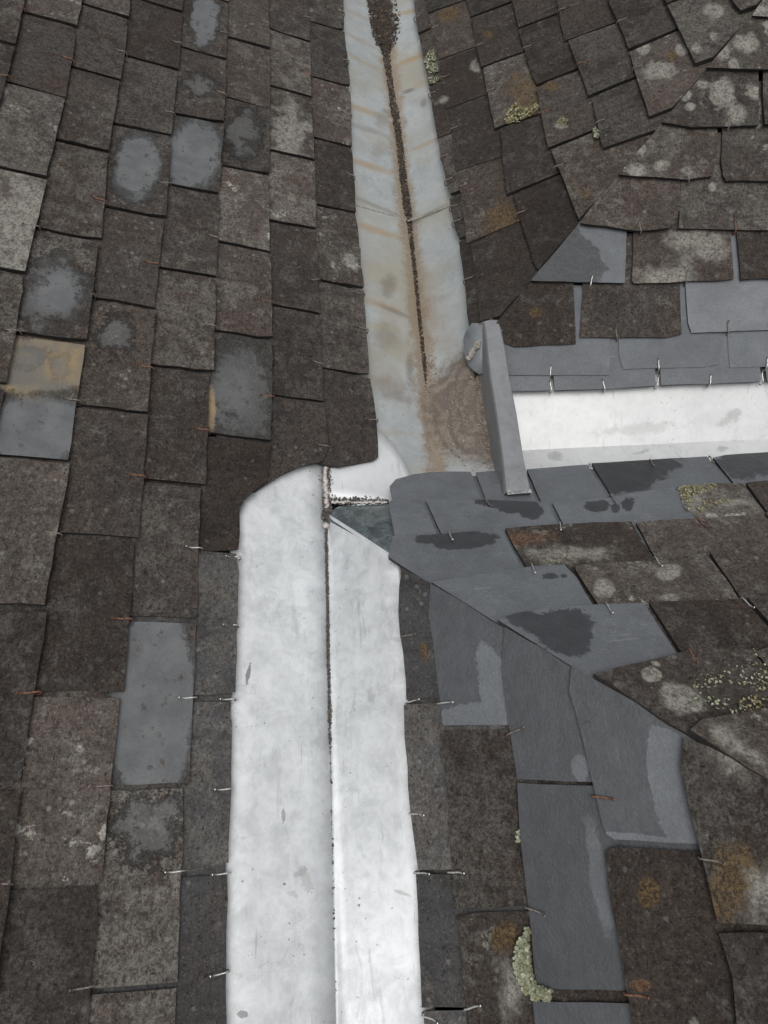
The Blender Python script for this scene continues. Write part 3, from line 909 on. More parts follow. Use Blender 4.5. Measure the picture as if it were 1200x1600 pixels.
# ---- near hipped roof, slope falling to the white gutter
M_POLY = [
 ('dark', [(621,874),(625,950),(628,990),(633,1020),(637,1060),(638,1094),(690,1097),(683,1047),(671,960),(660,905),(645,888)]),
 ('dark', [(634,1101),(635,1150),(640,1197),(643,1255),(649,1302),(652,1358),(704,1358),(702,1315),(701,1257),(698,1210),(691,1185),(689,1104)]),
 ('dark', [(652,1365),(655,1415),(659,1515),(661,1573),(730,1563),(725,1522),(720,1447),(709,1415),(706,1366)]),
 ('dark', [(665,1577),(668,1650),(676,1760),(742,1755),(735,1650),(731,1568)]),
 ('newM2', [(661,905),(671,960),(678,1005),(683,1047),(689,1095),(693,1134),(796,1144),(785,1047),(777,970),(747,953)]),
 ('old', [(689,1141),(690,1185),(699,1210),(702,1257),(703,1315),(708,1350),(711,1418),(825,1412),(820,1360),(813,1302),(809,1260),(806,1210),(797,1149)]),
 ('old', [(711,1424),(720,1447),(725,1522),(730,1562),(734,1640),(740,1690),(850,1685),(838,1600),(836,1522),(831,1457),(826,1419)]),
 ('newM3', [(776,969),(785,1047),(794,1122),(800,1160),(809,1218),(928,1236),(915,1172),(900,1113),(880,1043)]),
 ('newM3', [(809,1222),(811,1260),(813,1302),(820,1360),(826,1415),(831,1457),(836,1522),(841,1538),(850,1545),(978,1544),(967,1457),(952,1382),(946,1330),(942,1290),(931,1241)]),
 ('newM3', [(833,1562),(838,1610),(846,1700),(860,1790),(1016,1785),(1000,1680),(984,1560)]),
 ('newM4', [(880,1041),(890,1080),(900,1112),(915,1172),(930,1237),(942,1290),(948,1304),(960,1312),(1096,1332),(1077,1257),(1065,1200),(1053,1149),(1066,1140)]),
 ('old', [(947,1334),(952,1382),(967,1457),(977,1527),(985,1565),(995,1640),(1160,1635),(1150,1590),(1145,1522),(1132,1480),(1122,1440),(1107,1375),(1097,1345),(966,1322),(951,1327)]),
 ('old', [(996,1646),(1015,1790),(1200,1780),(1162,1640)]),
 ('old', [(1053,1150),(1065,1200),(1077,1257),(1097,1335),(1107,1375),(1122,1440),(1280,1462),(1255,1375),(1220,1270),(1205,1210),(1082,1138)]),
 ('old', [(1121,1450),(1132,1480),(1145,1522),(1150,1590),(1165,1660),(1340,1690),(1310,1600),(1285,1470)]),
]
M_MARKS = [(1014,1395,17,24,-10,.2,.5,'moss'), (1150,1375,40,60,10,.6,1.4,'moss'), (1190,1395,28,36,0,.9,1.8,'pale'), (1000,1538,18,10,0,.35,.8,'rust'), (787,1465,22,24,0,.5,1.0,'moss'), (800,1540,20,40,0,.9,1.4,'pale'),
           (664,1020,6,16,-10,.6,1.2,'moss'), (1135,1180,30,20,40,.9,1.6,'pale')]
M_WET = [(775,1085,24,90,-14,.07,.35,'dry'), (755,1125,70,26,6,.1,.4,'dry'), (1050,1240,32,120,-14,.05,.3,'dry'), (1020,1320,110,14,8,.08,.35,'dry'), (1045,1160,40,18,35,.08,.35,'dry'),
         (905,1200,13,22,-10,.2,.4,'dry'), (935,1370,14,90,-10,.35,.6,'dry')]
for i, (k, p) in enumerate(M_POLY):
    M_POLY[i] = ('newd' if k.startswith('newM') else k, p)
poly_slates('LR1', M_POLY, M_MARKS, M_WET)
m1 = np.array([S['LR1'].px(x, y, 0.004) for x, y in ((621,874),(628,990),(637,1060),(636,1101),(640,1197),(649,1302),(655,1415),(661,1573),(668,1650),(676,1760))])
m1 = m1[np.argsort(m1[:, 0])]
starters('LR1', lambda w: float(np.interp(w, m1[:, 0], m1[:, 1])), [S['LR1'].px(642, 1230)[0], S['LR1'].px(657, 1465)[0]], -0.28, 0.3, [OLD_DARK])
for x, y, k in ((644,1271,'steel'),(652,1363,'steel'),(664,1585,'steel'),(689,1099,'steel'),(638,1098,'steel'),(705,1362,'steel'),(731,1575,'steel'),(797,1147,'dull'),(826,1417,'dull'),
                (930,1244,'rust'),(981,1552,'rust'),(1098,1341,'dull'),(631,995,'dull')):
    hook_px('LR1', x, y, k)
P_ = S['LR1']
for ci in range(5):
    s = P_.px(1145, 1522, 0.004)[1] + E_EXP * (ci + 1)
    fill_run('LR1', s, 0.62 - 0.11 * (ci % 2), -1, 6, [OLD[0], OLD[1]])
for x, y in ((676,1762),(740,1692),(860,1792),(1016,1790),(1165,1662)):
    w, s = P_.px(x, y, 0.004)
    fill_run('LR1', s, w + 0.003, 1, 2, [OLD[0], OLD_DARK])

# ------------------------------------------------------------------ zinc
def px_axes3(p0, p1, p2):
    """world-space blob in the XY plane from three points"""
    a = p1 - p0; b = p2 - p0
    return inv_axes((a[0], a[1]), (b[0], b[1]))


def zinc(name, base, smudge, blobs=(), rough=0.42, metallic=0.55, crease=None, dirt=None, aged=0.0, swirl=None, stretch=(1, 1, 1)):
    T = NT(name)
    co = T.coords(False)
    mp = T.n('ShaderNodeMapping'); T.put(mp.inputs['Vector'], co); mp.inputs['Scale'].default_value = stretch
    big = T.noise(mp.outputs[0], 7, 5, 0.62, 0.6)
    mid = T.noise(mp.outputs[0], 26, 7, 0.68, 0.9)
    fine = T.noise(co, 240, 5, 0.7)
    cl = T.noise(mp.outputs[0], 60, 5, 0.7, 0.8)
    f = T.math('ADD', T.math('MULTIPLY', big, 0.35), T.math('ADD', T.math('MULTIPLY', mid, 0.4), T.math('MULTIPLY', cl, 0.25)))
    col = T.mix(T.ramp(f, 0.38, 0.64), base, smudge)
    # rubbed grey marks and grit
    mk = T.math('MULTIPLY', T.ramp(T.noise(mp.outputs[0], 13, 3, 0.6), 0.54, 0.70), T.ramp(T.noise(co, 85, 8, 0.75, 1.2), 0.50, 0.66))
    col = T.mix(T.math('MULTIPLY', mk, 0.5), col, tuple(x * 0.5 for x in smudge))
    rb = T.n('ShaderNodeMapping'); T.put(rb.inputs['Vector'], co); rb.inputs['Scale'].default_value = (60, 11, 20); rb.inputs['Rotation'].default_value = (0, 0, 0.35)
    rub = T.math('MULTIPLY', T.ramp(T.noise(rb.outputs[0], 1.0, 7, 0.7, 1.0), 0.53, 0.68), T.ramp(T.noise(co, 10, 3), 0.45, 0.62))
    col = T.mix(T.math('MULTIPLY', rub, 0.42), col, tuple(x * 0.55 for x in smudge))
    for ang, sc_, th in ((0.9, 300, 0.70), (-0.4, 260, 0.71), (1.9, 340, 0.705)):
        sq = T.n('ShaderNodeMapping'); T.put(sq.inputs['Vector'], co); sq.inputs['Scale'].default_value = (sc_, 12, 20); sq.inputs['Rotation'].default_value = (0, 0, ang)
        ln = T.math('MULTIPLY', T.ramp(T.noise(sq.outputs[0], 1.0, 2, 0.5), th, th + 0.05), T.ramp(T.noise(co, 16 + 3 * ang, 2), 0.5, 0.58))
        col = T.mix(T.math('MULTIPLY', ln, 0.45), col, tuple(x * 0.5 for x in smudge))
    sp = T.math('MULTIPLY', T.ramp(T.noise(co, 150, 3, 0.5), 0.69, 0.74), T.ramp(T.noise(co, 9, 2), 0.42, 0.56))
    col = T.mix(T.math('MULTIPLY', sp, 0.8), col, (0.10, 0.10, 0.095))
    wob = T.math('ADD', T.math('MULTIPLY', T.noise(co, 38, 6, 0.65), 0.7), T.math('MULTIPLY', fine, 0.3))
    if aged:
        col = T.mix(T.math('MULTIPLY', T.ramp(T.noise(co, 5, 4, 0.6), 0.42, 0.66), aged), col, (0.35, 0.33, 0.27))
    for (p0, p1, p2, soft, amp, c, op) in blobs:
        r1v, r2v = px_axes3(p0, p1, p2)
        m = T.blob(wob, (p0[0], p0[1], 0.0), r1v, r2v, soft, amp)
        col = T.mix(T.math('MULTIPLY', m, op), col, c)
    rg = rough
    if crease:
        sx = T.n('ShaderNodeSeparateXYZ'); T.put(sx.inputs[0], T.raw)
        cx = T.math('MULTIPLY_ADD', sx.outputs[1], crease[1], crease[0])
        d = T.math('ABSOLUTE', T.math('SUBTRACT', sx.outputs[0], cx))
        d = T.math('ADD', d, T.math('MULTIPLY', T.math('SUBTRACT', wob, 0.5), crease[2] * 4.5))
        m = T.ramp(d, crease[2] * 0.5, crease[2] * 1.6, 1.0, 0.0)
        col = T.mix(T.math('MULTIPLY', m, crease[3]), col, T.mix(T.ramp(fine, 0.35, 0.65), tuple(x * 0.75 for x in dirt), dirt))
        rg = T.math('MULTIPLY_ADD', m, 0.4, rough)
    if swirl:
        # silt left by water turning the corner: arcs round a centre
        c, rad, ext = swirl
        dv = T.vec('SUBTRACT', T.raw, (c[0], c[1], 0))
        dv = T.vec('MULTIPLY', dv, (1, 1, 0))
        L = T.vec('LENGTH', dv)
        ring = T.math('SINE', T.math('MULTIPLY_ADD', L, 215.0, T.math('ADD', T.math('MULTIPLY', wob, 10.0), T.math('MULTIPLY', big, 34.0))))
        m = T.ramp(T.math('ADD', L, T.math('MULTIPLY', T.math('SUBTRACT', wob, 0.5), 0.09)), ext * 0.72, ext, 1.0, 0.0)
        silt = T.mix(T.math('MULTIPLY', T.ramp(ring, -0.7, 0.9), T.ramp(mid, 0.35, 0.6)), (0.135, 0.106, 0.084), (0.235, 0.195, 0.158))
        silt = T.mix(T.math('MULTIPLY', T.ramp(T.noise(co, 30, 8, 0.7), 0.52, 0.66), 0.6), silt, (0.115, 0.09, 0.07))
        col = T.mix(T.math('MULTIPLY', m, 0.9), col, silt)
        rg = T.math('MULTIPLY_ADD', m, 0.35, rough)
    T.put(T.bsdf.inputs['Base Color'], col)
    T.put(T.bsdf.inputs['Roughness'], rg)
    T.bsdf.inputs['Metallic'].default_value = metallic
    T.bump(T.math('ADD', T.math('MULTIPLY', big, 0.5), T.math('ADD', T.math('MULTIPLY', mid, 0.2), T.math('MULTIPLY', fine, 0.04))), 0.003, 0.5)
    return T.mat


def grid_sheet(name, rows, mat, parent, sub=3, thick=0.0012, wobble=0.0006, smooth=True, seed=0):
    """a sheet through rows of 3-D points (all rows the same length), subdivided, slightly dented, folded at the columns"""
    rows = np.array(rows, float)
    R, Cn, _ = rows.shape
    r2 = []
    for i in range(R - 1):
        for k in range(sub):
            r2.append(rows[i] + (rows[i + 1] - rows[i]) * k / sub)
    r2.append(rows[-1]); r2 = np.array(r2)
    c2 = []
    for j in range(Cn - 1):
        for k in range(sub):
            c2.append(r2[:, j] + (r2[:, j + 1] - r2[:, j]) * k / sub)
    c2.append(r2[:, -1])
    G = np.stack(c2, 1)
    g = np.random.default_rng(seed)
    nz = g.normal(0, 1, G.shape[:2])
    k = np.array([1, 2, 1]) / 4
    for ax in (0, 1):
        nz = np.apply_along_axis(lambda v: np.convolve(np.pad(v, 1, 'edge'), k, 'valid'), ax, nz)
    G[:, :, 2] += nz * wobble
    a, b = G.shape[:2]
    vs = G.reshape(-1, 3)
    fs = [(i * b + j, i * b + j + 1, (i + 1) * b + j + 1, (i + 1) * b + j) for i in range(a - 1) for j in range(b - 1)]
    # faces should look up
    p = vs[list(fs[0])]
    if np.cross(p[1] - p[0], p[2] - p[0])[2] < 0:
        fs = [f[::-1] for f in fs]
    o = mesh_obj(name, vs, fs, mat, parent, smooth=smooth)
    md = o.modifiers.new('sheet', 'SOLIDIFY'); md.thickness = thick; md.offset = -1
    return o


def poly_sheet(name, pts, mat, parent, thick=0.0012, smooth=False):
    n = len(pts); pts = [np.array(p) for p in pts]
    nr = sum(np.cross(pts[i] - pts[0], pts[(i + 1) % n] - pts[0]) for i in range(1, n - 1))
    if nr[2] < 0:
        pts = pts[::-1]
    o = mesh_obj(name, pts, [tuple(range(n))], mat, parent, smooth=smooth)
    md = o.modifiers.new('sheet', 'SOLIDIFY'); md.thickness = thick; md.offset = -1
    return o


WHITE = (0.70, 0.722, 0.735); WSM = (0.49, 0.510, 0.522)
ZH = -0.0115


def zb(key, cx, cy, rx, ry, ang, soft, amp, col, op):
    c, a, b = blob_axis(cx, cy, rx, ry, ang)
    f = lambda p: on_plane(key, p[0], p[1], ZH)
    return (f(c), f(a), f(b), soft, amp, col, op)


dk = (0.22, 0.22, 0.21)
WB = [zb('L', 478,1375,7,20,-20,.3,1.6,(.36,.36,.35),.45), zb('L', 458,1398,9,5,20,.3,1.6,(.36,.36,.35),.4), zb('L', 468,1365,12,4,-30,.3,1.6,(.3,.3,.3),.45), zb('L', 388,1052,3,18,10,.3,1.2,(.13,.13,.13),.8), zb('L', 380,1585,8,6,0,.3,1.2,(.15,.15,.15),.7),
      zb('LR1', 628,1395,14,3,20,.3,1.0,(.35,.36,.36),.6), zb('LR1', 632,1000,20,6,10,.5,1.2,(.42,.43,.43),.5), zb('L', 443,1275,3,10,0,.3,1.0,(.25,.25,.25),.7)]
NEWZINC = zinc('new_zinc', WHITE, WSM, WB, rough=0.52, metallic=0.22)

new_gutter = thing('valley_gutter', 'bright new white zinc valley gutter with a dark dirt line down its fold', 'gutter', (-0.07, 0.1, 6 - 1.14))
L_, R_ = S['L'], S['LR1']
rows = []
for y, xl, xc, xr, zc in ((600,432,503,560,-1.139),(745,400,506,575,-1.138),(800,372,508,594,-1.137),(880,372,511,621,-1.137),(1000,368,512.5,630,-1.137),(1100,364,515,636,-1.137),(1200,360,516.5,640,-1.136),(1300,357,519,649,-1.136),(1400,354,521,654,-1.136),(1500,354,523,658,-1.135),(1600,353,525,664,-1.135),(1760,352,529,675,-1.134)):
    e = on_plane('L', xl, y, ZH); c = at_z(xc, y, zc)
    w, s = L_.px(xl, y, ZH); hid = L_.pt(w, s + (0.06 if y < 700 else 0.012), ZH - 0.008)
    rows.append([hid, e, c])
rows.append([p + np.array([0, -0.7, 0]) for p in rows[-1]])
left_wing = grid_sheet('gutter_wing', rows, NEWZINC, new_gutter, sub=4, wobble=0.0008, seed=3)
rows = []
for y, xc, xr, zc in ((800,508.5,0,-1.137),(872,511,619,-1.137),(940,512,625,-1.137),(1020,513,633,-1.137),(1100,515,636,-1.137),(1200,517,640,-1.136),(1300,519,649,-1.136),(1400,521,654,-1.136),(1500,523,658,-1.135),(1600,525,664,-1.135),(1760,529,675,-1.134)):
    c = at_z(xc, y, zc)
    if xr:
        e = on_plane('LR1', xr, y, ZH); w, s = R_.px(xr, y, ZH); hid = R_.pt(w, s + (0.012 if y > 900 else 0.004), ZH - 0.008)
    else:
        e0 = on_plane('LR1', 618, 872, ZH)
        e = c + (e0 - c) * 0.04; hid = c + (e0 - c) * 0.08
    # a soft radius where the sheet turns up
    m = c + (e - c) * 0.10 + np.array([0, 0, -0.0045])
    rows.append([c, m, c + (e - c) * 0.28 + np.array([0, 0, -0.003]), e, hid])
rows.append([p + np.array([0, -0.7, 0]) for p in rows[-1]])
right_wing = grid_sheet('gutter_wing', rows, NEWZINC, new_gutter, sub=3, wobble=0.0006, seed=4)
right_wing['label'] = 'right wing of the white gutter, bluish along the fold'

# the shiny dog-ear falling away at the corner of the hip
SHINY = zinc('bare_shiny_zinc', (0.12, 0.155, 0.165), (0.40, 0.45, 0.46), rough=0.25, metallic=0.8, stretch=(3, 3, 3))
a = at_z(512, 812, -1.134); b = on_plane('LR1', 619, 873, ZH); c = at_z(606, 788, -1.122); d = at_z(528, 792, -1.133); d0 = at_z(517, 797, -1.134)
e1 = on_plane('LR1', 632, 872, ZH - 0.01); e2 = at_z(625, 786, -1.120)
poly_sheet('corner_flashing', [a, b, e1, e2, c, at_z(560, 788, -1.128), at_z(541, 790, -1.131), d, at_z(520, 797, -1.134), at_z(515, 804, -1.135)], SHINY, new_gutter)['label'] = 'shiny blue grey folded zinc corner'

# white gusset over the head of the old gutter
GUS = zinc('new_zinc_gusset', (0.70, 0.72, 0.73), (0.62, 0.64, 0.65), rough=0.5, metallic=0.25)
pin = lambda x, y: on_plane('L', x, y, -0.006)
gus = []
up_edge = [(506, 690), (540, 668), (575, 660), (590, 672), (604, 682), (618, 698, -1.183), (631, 718, -1.180), (642, 743, -1.175), (646, 770, -1.160)]
lo_edge = [(511, 783), (520, 783), (532, 783), (545, 783), (558, 783), (570, 783), (583, 783), (596, 783), (612, 783)]
for i, (u0, (x1, y1)) in enumerate(zip(up_edge, lo_edge)):
    p0 = at_z(*u0) if len(u0) == 3 else pin(*u0)
    z1 = -1.137 + 0.010 * i / 8
    p1 = at_z(x1, y1, z1)
    gus.append([p0 + (p1 - p0) * t + np.array([0, 0, -0.002 * math.sin(math.pi * t)]) for t in (0, 0.33, 0.66, 1)])
grid_sheet('gusset', gus, GUS, new_gutter, sub=2, wobble=0.0004, seed=5)['label'] = 'white gusset with a curved edge lapped over the old gutter'

# solder beads along the T-shaped joint
SOLDER = simple('solder', (0.46, 0.42, 0.40), 0.5, 0.3, 0.35, 200)


def beads(name, pts, rads, mat, parent, flat=0.55):
    vs, fs = [], []
    for p, r in zip(pts, rads):
        b = len(vs); k = 7
        ph = random.uniform(0, 6)
        for lv, (rr, zz) in enumerate(((1.0, 0.0), (0.85, 0.5), (0.45, 0.9))):
            for j in range(k):
                t = ph + 2 * math.pi * j / k
                q = r * rr * random.uniform(0.88, 1.12)
                vs.append((p[0] + q * math.cos(t), p[1] + q * math.sin(t), p[2] + r * flat * zz))
        vs.append((p[0], p[1], p[2] + r * flat))
        for lv in range(2):
            for j in range(k):
                fs.append((b + lv * k + j, b + lv * k + (j + 1) % k, b + (lv + 1) * k + (j + 1) % k, b + (lv + 1) * k + j))
        for j in range(k):
            fs.append((b + 2 * k + j, b + 2 * k + (j + 1) % k, b + 3 * k))
    return mesh_obj(name, vs, fs, mat, parent, smooth=True)


pts, rads = [], []
for t in np.linspace(0, 1, 17):
    pts.append(at_z(507.5 + 3 * t + random.gauss(0, .6), 731 + 62 * t, -1.134)); rads.append(random.uniform(0.0038, 0.0055))
beads('solder_seam', pts, rads, SOLDER, new_gutter)
beads('solder_blob', [at_z(508.5, 821, -1.132)], [0.0062], SOLDER, new_gutter)
pts, rads = [], []
for t in np.linspace(0, 1, 26):
    pts.append(at_z(520 + 84 * t, 784 + 1.2 * t + random.gauss(0, .8), -1.131 + 0.012 * t)); rads.append(random.uniform(0.0018, 0.0034))
beads('solder_seam', pts, rads, SOLDER, new_gutter)

# ---- old gutter
old_gutter = thing('valley_gutter', 'old stained grey zinc valley gutter running away between the roofs, rust streaks on its sides', 'gutter', (0.145, 1.4, 6 - 1.24))
ORG = (0.36, 0.26, 0.145); TAN = (0.36, 0.29, 0.20); GRY = (0.24, 0.235, 0.21); DKB = (0.14, 0.10, 0.075)
OB = []
for (key, x, y, rx, ry, an, col, op) in (
    ('L',560,20,20,3.5,24,TAN,.5), ('L',562,60,22,3.5,24,TAN,.55), ('L',565,93,22,3.5,24,ORG,.55), ('L',566,170,24,5,19,ORG,.75), ('L',572,200,26,4.5,17,GRY,.6), ('L',575,257,30,5.5,18,ORG,.75), ('L',585,358,30,6,18,ORG,.75),
    ('L',590,473,26,6,18,ORG,.55), ('L',620,487,22,4,24,DKB,.55), ('L',600,675,40,5,8,TAN,.35), ('L',590,322,34,3,23,GRY,.8), ('L',590,510,22,6,10,(.4,.38,.24),.4),
    ('UR1',638,20,20,3.5,-26,ORG,.8), ('UR1',641,95,22,4,-27,ORG,.85), ('UR1',657,132,12,5,-25,TAN,.6), ('UR1',668,222,24,3.5,-22,ORG,.6), ('UR1',672,328,34,2.2,-22,GRY,.85),
    ('UR1',638,143,7,3,-20,(.12,.11,.1),.8), ('UR1',662,160,3,8,20,(.13,.12,.11),.6), ('UR1',633,190,3,6,20,(.13,.12,.11),.6)):
    OB.append(zb(key, x, y, rx * 1.35, ry * 0.9, an, 1.1, .35, col, op * .85))
for (key, x, y, rx, ry, an, col, op) in (('L',608,445,10,14,0,DKB,.6), ('L',603,525,18,18,0,DKB,.5), ('L',610,540,22,12,0,(.3,.27,.22),.6), ('L',605,600,30,12,8,(.2,.16,.13),.6), ('L',625,620,24,10,12,(.18,.14,.115),.65),
    ('L',590,235,10,12,20,(.27,.25,.22),.7), ('L',598,185,12,14,30,(.22,.21,.19),.7), ('L',641,575,6,22,0,DKB,.7), ('UR1',700,530,12,22,0,(.3,.27,.24),.5), ('UR1',690,460,12,6,-20,(.3,.29,.27),.5), ('UR1',672,470,10,60,-8,(.33,.27,.23),.6), ('UR1',668,540,9,40,-4,(.30,.25,.21),.6)):
    OB.append(zb(key, x, y, rx, ry, an, 1.2, 1.0, col, op * .8))
sc = at_z(792, 628, -1.18)
OLDZINC = zinc('old_zinc', (0.43, 0.455, 0.455), (0.33, 0.355, 0.36), OB, rough=0.5, metallic=0.3, crease=(0.145, 0.0, 0.019, 0.9), dirt=(0.33, 0.26, 0.19), aged=0.85, swirl=(sc, 0.05, 0.185))
rows = []
for y, xl, xc, xr, zc in ((-150,527,548,612,-1.228),(-60,532,562,634,-1.232),(0,536,584,646,-1.234),(60,540,597,655,-1.235),(120,545,607,666,-1.235),(200,549,620,680,-1.235),(280,552,630,696,-1.235),(360,559,641,711,-1.235),(450,567,651,727,-1.235),(500,571,656,734,-1.234)):
    e = on_plane('L', xl + 1, y, ZH - .002); w, s = L_.px(xl, y, ZH); hid = L_.pt(w, s + 0.06, ZH - 0.005)
    c = at_z(xc, y, zc)
    U_ = S['UR1']; w, s = U_.px(xr, y, ZH); e2 = U_.pt(w, s, ZH - .002); hid2 = U_.pt(w, s + 0.06, ZH - 0.006)
    rows.append([hid, e, c + (e - c) * .12 + np.array([0, 0, .0015]), c, c + (e2 - c) * .12 + np.array([0, 0, .0015]), c + (e2 - c) * .55, e2, hid2])
# the wider foot of it, where the silt has settled against the upstand
foot = [
 (560, 575, [(662,-1.232),(674,-1.226),(715,-1.198),(762,-1.176),(792,-1.168)]),
 (610, 581, [(666,-1.229),(678,-1.224),(718,-1.202),(766,-1.182),(796,-1.172)]),
 (650, 585, [(668,-1.224),(681,-1.219),(722,-1.200),(770,-1.182),(800,-1.172)]),
 (700, 590, [(672,-1.212),(686,-1.207),(726,-1.190),(774,-1.176),(805,-1.168)]),
 (742, 600, [(684,-1.188),(698,-1.184),(732,-1.174),(778,-1.167),(810,-1.160)]),
 (775, 606, [(690,-1.168),(704,-1.164),(736,-1.156),(782,-1.152),(815,-1.150)])]
for y, xl, pp in foot:
    w, s = L_.px(xl, y, ZH)
    e = L_.pt(w, s, ZH - .0025); c = at_z(pp[0][0], y, pp[0][1])
    rows.append([L_.pt(w, s + 0.06, ZH - 0.006), e, c + (e - c) * .12 + np.array([0, 0, .001])] + [at_z(x, y, z) for x, z in pp])
grid_sheet('gutter_lining', rows, OLDZINC, old_gutter, sub=4, wobble=0.0007, seed=6)
pts, rads = [], []
for t in np.linspace(0, 1, 60):
    if t < .5:
        p = on_plane('L', 556 + 160 * t + 1, 321 + 46 * t, ZH - .0015)
    else:
        p = on_plane('UR1', 637 + (t - .5) * 138, 345 - (t - .5) * 50, ZH - .0015)
    pts.append(p); rads.append(random.uniform(.0024, .0032))
beads('solder_seam', pts, rads, simple('old_solder', (0.27, 0.26, 0.235), 0.6, 0.2, 0.4, 150), old_gutter, flat=0.25)

# ---- side gutter
side_gutter = thing('side_gutter', 'short white zinc gutter running right between the two hipped roofs', 'gutter', (0.6, 0.75, 6 - 1.23))
HB = []
for (x, y, rx, ry, an, soft, amp, c, op) in ((1000,672,60,6,-4,.9,1.6,(.42,.42,.42),.5), (1135,660,14,7,-20,.6,1.4,(.36,.36,.36),.55)):
    p = [at_z(*q, -1.22) for q in blob_axis(x, y, rx, ry, an)]
    HB.append((p[0], p[1], p[2], soft, amp, c, op))
for (x, y, rx, ry) in ((865,716,14,8), (1000,708,12,4), (1130,700,10,5)):
    p = [at_z(*q, -1.22) for q in blob_axis(x, y, rx, ry, -20)]
    HB.append((p[0], p[1], p[2], .7, 1.8, (.3, .31, .31), .6))
SIDEZ = zinc('new_zinc_side', (0.66, 0.67, 0.67), (0.57, 0.58, 0.58), HB, rough=0.52, metallic=0.2)
rows = []
for xt, yt, xc, yc, xb, yb, zc in ((770,613,790,706,795,737,-1.226),(801,612,816,704,819,734,-1.226),(900,609,909,699,912,728,-1.227),(1000,605,1005,695,1006,722,-1.228),(1100,601,1103,690,1103,716,-1.229),(1200,598,1200,686,1200,709,-1.230),(1400,590,1400,677,1400,696,-1.231)):
    U2 = S['UR2']; w, s = U2.px(xt, yt, ZH); hid = U2.pt(w, s + 0.05, ZH - 0.005)
    K2 = S['LR2']; w2, s2 = K2.px(xb, yb, ZH); hid2 = K2.pt(w2, s2 + 0.05, ZH - 0.005)
    rows.append([hid, U2.pt(w, s, ZH), at_z(xc, yc, zc), K2.pt(w2, s2, ZH), hid2])
rows.append([p + np.array([0.55, -0.01, 0]) for p in rows[-1]])
grid_sheet('gutter_lining', rows, SIDEZ, side_gutter, sub=4, wobble=0.0006, smooth=False, seed=9)

# ---- capped upstand between the old gutter and the side gutter
GREYZ = zinc('grey_zinc', (0.27, 0.279, 0.29), (0.20, 0.208, 0.218), rough=0.5, metallic=0.3)
dam = thing('zinc_upstand', 'raised grey zinc cap standing between the old gutter and the white side gutter', 'flashing', (0.29, 0.76, 6 - 1.18))
lt = [(757,502,-1.128),(760,518,-1.124),(763,550,-1.120),(767,585,-1.119),(776,640,-1.115),(786,710,-1.110),(792,769,-1.104)]
rt = [(778,500,-1.128),(782,516,-1.122),(789,550,-1.120),(794,585,-1.119),(806,648,-1.115),(816,714,-1.110),(828,767,-1.104)]
rows = []
for (x0, y0, z0), (x1, y1, z1) in zip(lt, rt):
    A = at_z(x0, y0, z0); B = at_z(x1, y1, z1)
    last = y0 > 740
    A0 = A + np.array([-0.008, 0, -0.07 if not last else -0.018]); B0 = B + np.array([0.004, 0, -0.09 if not last else -0.02])
    M = (A + B) / 2 + np.array([0, 0, 0.003])
    A1 = A + np.array([-0.0025, 0, -0.004]); B1 = B + np.array([0.0025, 0, -0.004])
    rows.append([A0, A1, A, M, B, B1, B0])
grid_sheet('cap', rows, GREYZ, dam, sub=2, wobble=0.0003, smooth=False, seed=12)
# torn, soldered end of the cap
poly_sheet('end_tab', [at_z(791,766,-1.1025), at_z(829,764,-1.1025), at_z(832,770,-1.1045), at_z(815,771,-1.104), at_z(793,773,-1.104)], simple('dull_solder', (.22, .225, .23), .6, .3, .5, 220), dam)
COLZ = zinc('collar_zinc', (0.27, 0.285, 0.30), (0.22, 0.235, 0.25), rough=0.5, metallic=0.3)
cen = at_z(748, 552, -1.167)
ring = [(737,505,-1.140),(727,520,-1.158),(724,530,-1.163),(725,546,-1.170),(727,560,-1.174),(733,572,-1.176),(741,580,-1.176),(749,585,-1.175),(757,581,-1.168),(763,577,-1.160),(764,560,-1.152),(763,530,-1.142),(762,505,-1.132)]
vs = [cen] + [at_z(*r) for r in ring]
o = mesh_obj('collar', vs, [(0, i + 1, (i + 1) % len(ring) + 1)[::-1] for i in range(len(ring))], COLZ, dam, smooth=True)
md = o.modifiers.new('sheet', 'SOLIDIFY'); md.thickness = 0.0015; md.offset = 0
pts, rads = [], []
for t in np.linspace(0, 1, 26):
    pts.append(at_z(755 - 24 * t + random.gauss(0, 1.4), 524 + 36 * t, -1.150 - 0.014 * t)); rads.append(random.uniform(.0032, .0055))
beads('solder_strip', pts, rads, simple('crusty_solder', (0.27, 0.25, 0.225), 0.8, 0.1, 0.5, 220), dam, flat=0.35)

# ------------------------------------------------------------------ dirt, moss and lichen
def chunks(name, places, mat, parent=None, sq=0.6):
    """many crumbs: places = (point, size)"""
    vs, fs = [], []
    base = np.array([(1, 0, 0), (-1, 0, 0), (0, 1, 0), (0, -1, 0), (0, 0, 1), (0, 0, -0.6)], float)
    tri = [(0, 2, 4), (2, 1, 4), (1, 3, 4), (3, 0, 4), (2, 0, 5), (1, 2, 5), (3, 1, 5), (0, 3, 5)]
    for p, r in places:
        b = len(vs)
        q = base * rng.uniform(0.5, 1.3, (6, 1)) * r * np.array([1, 1, sq])
        t = rng.uniform(0, 6.28); c, s_ = math.cos(t), math.sin(t)
        q = q @ np.array([[c, s_, 0], [-s_, c, 0], [0, 0, 1]])
        vs += list(q + p); fs += [tuple(b + k for k in f) for f in tri]
    o = mesh_obj(name, vs, fs, mat, parent)
    o['kind'] = 'stuff'
    return o


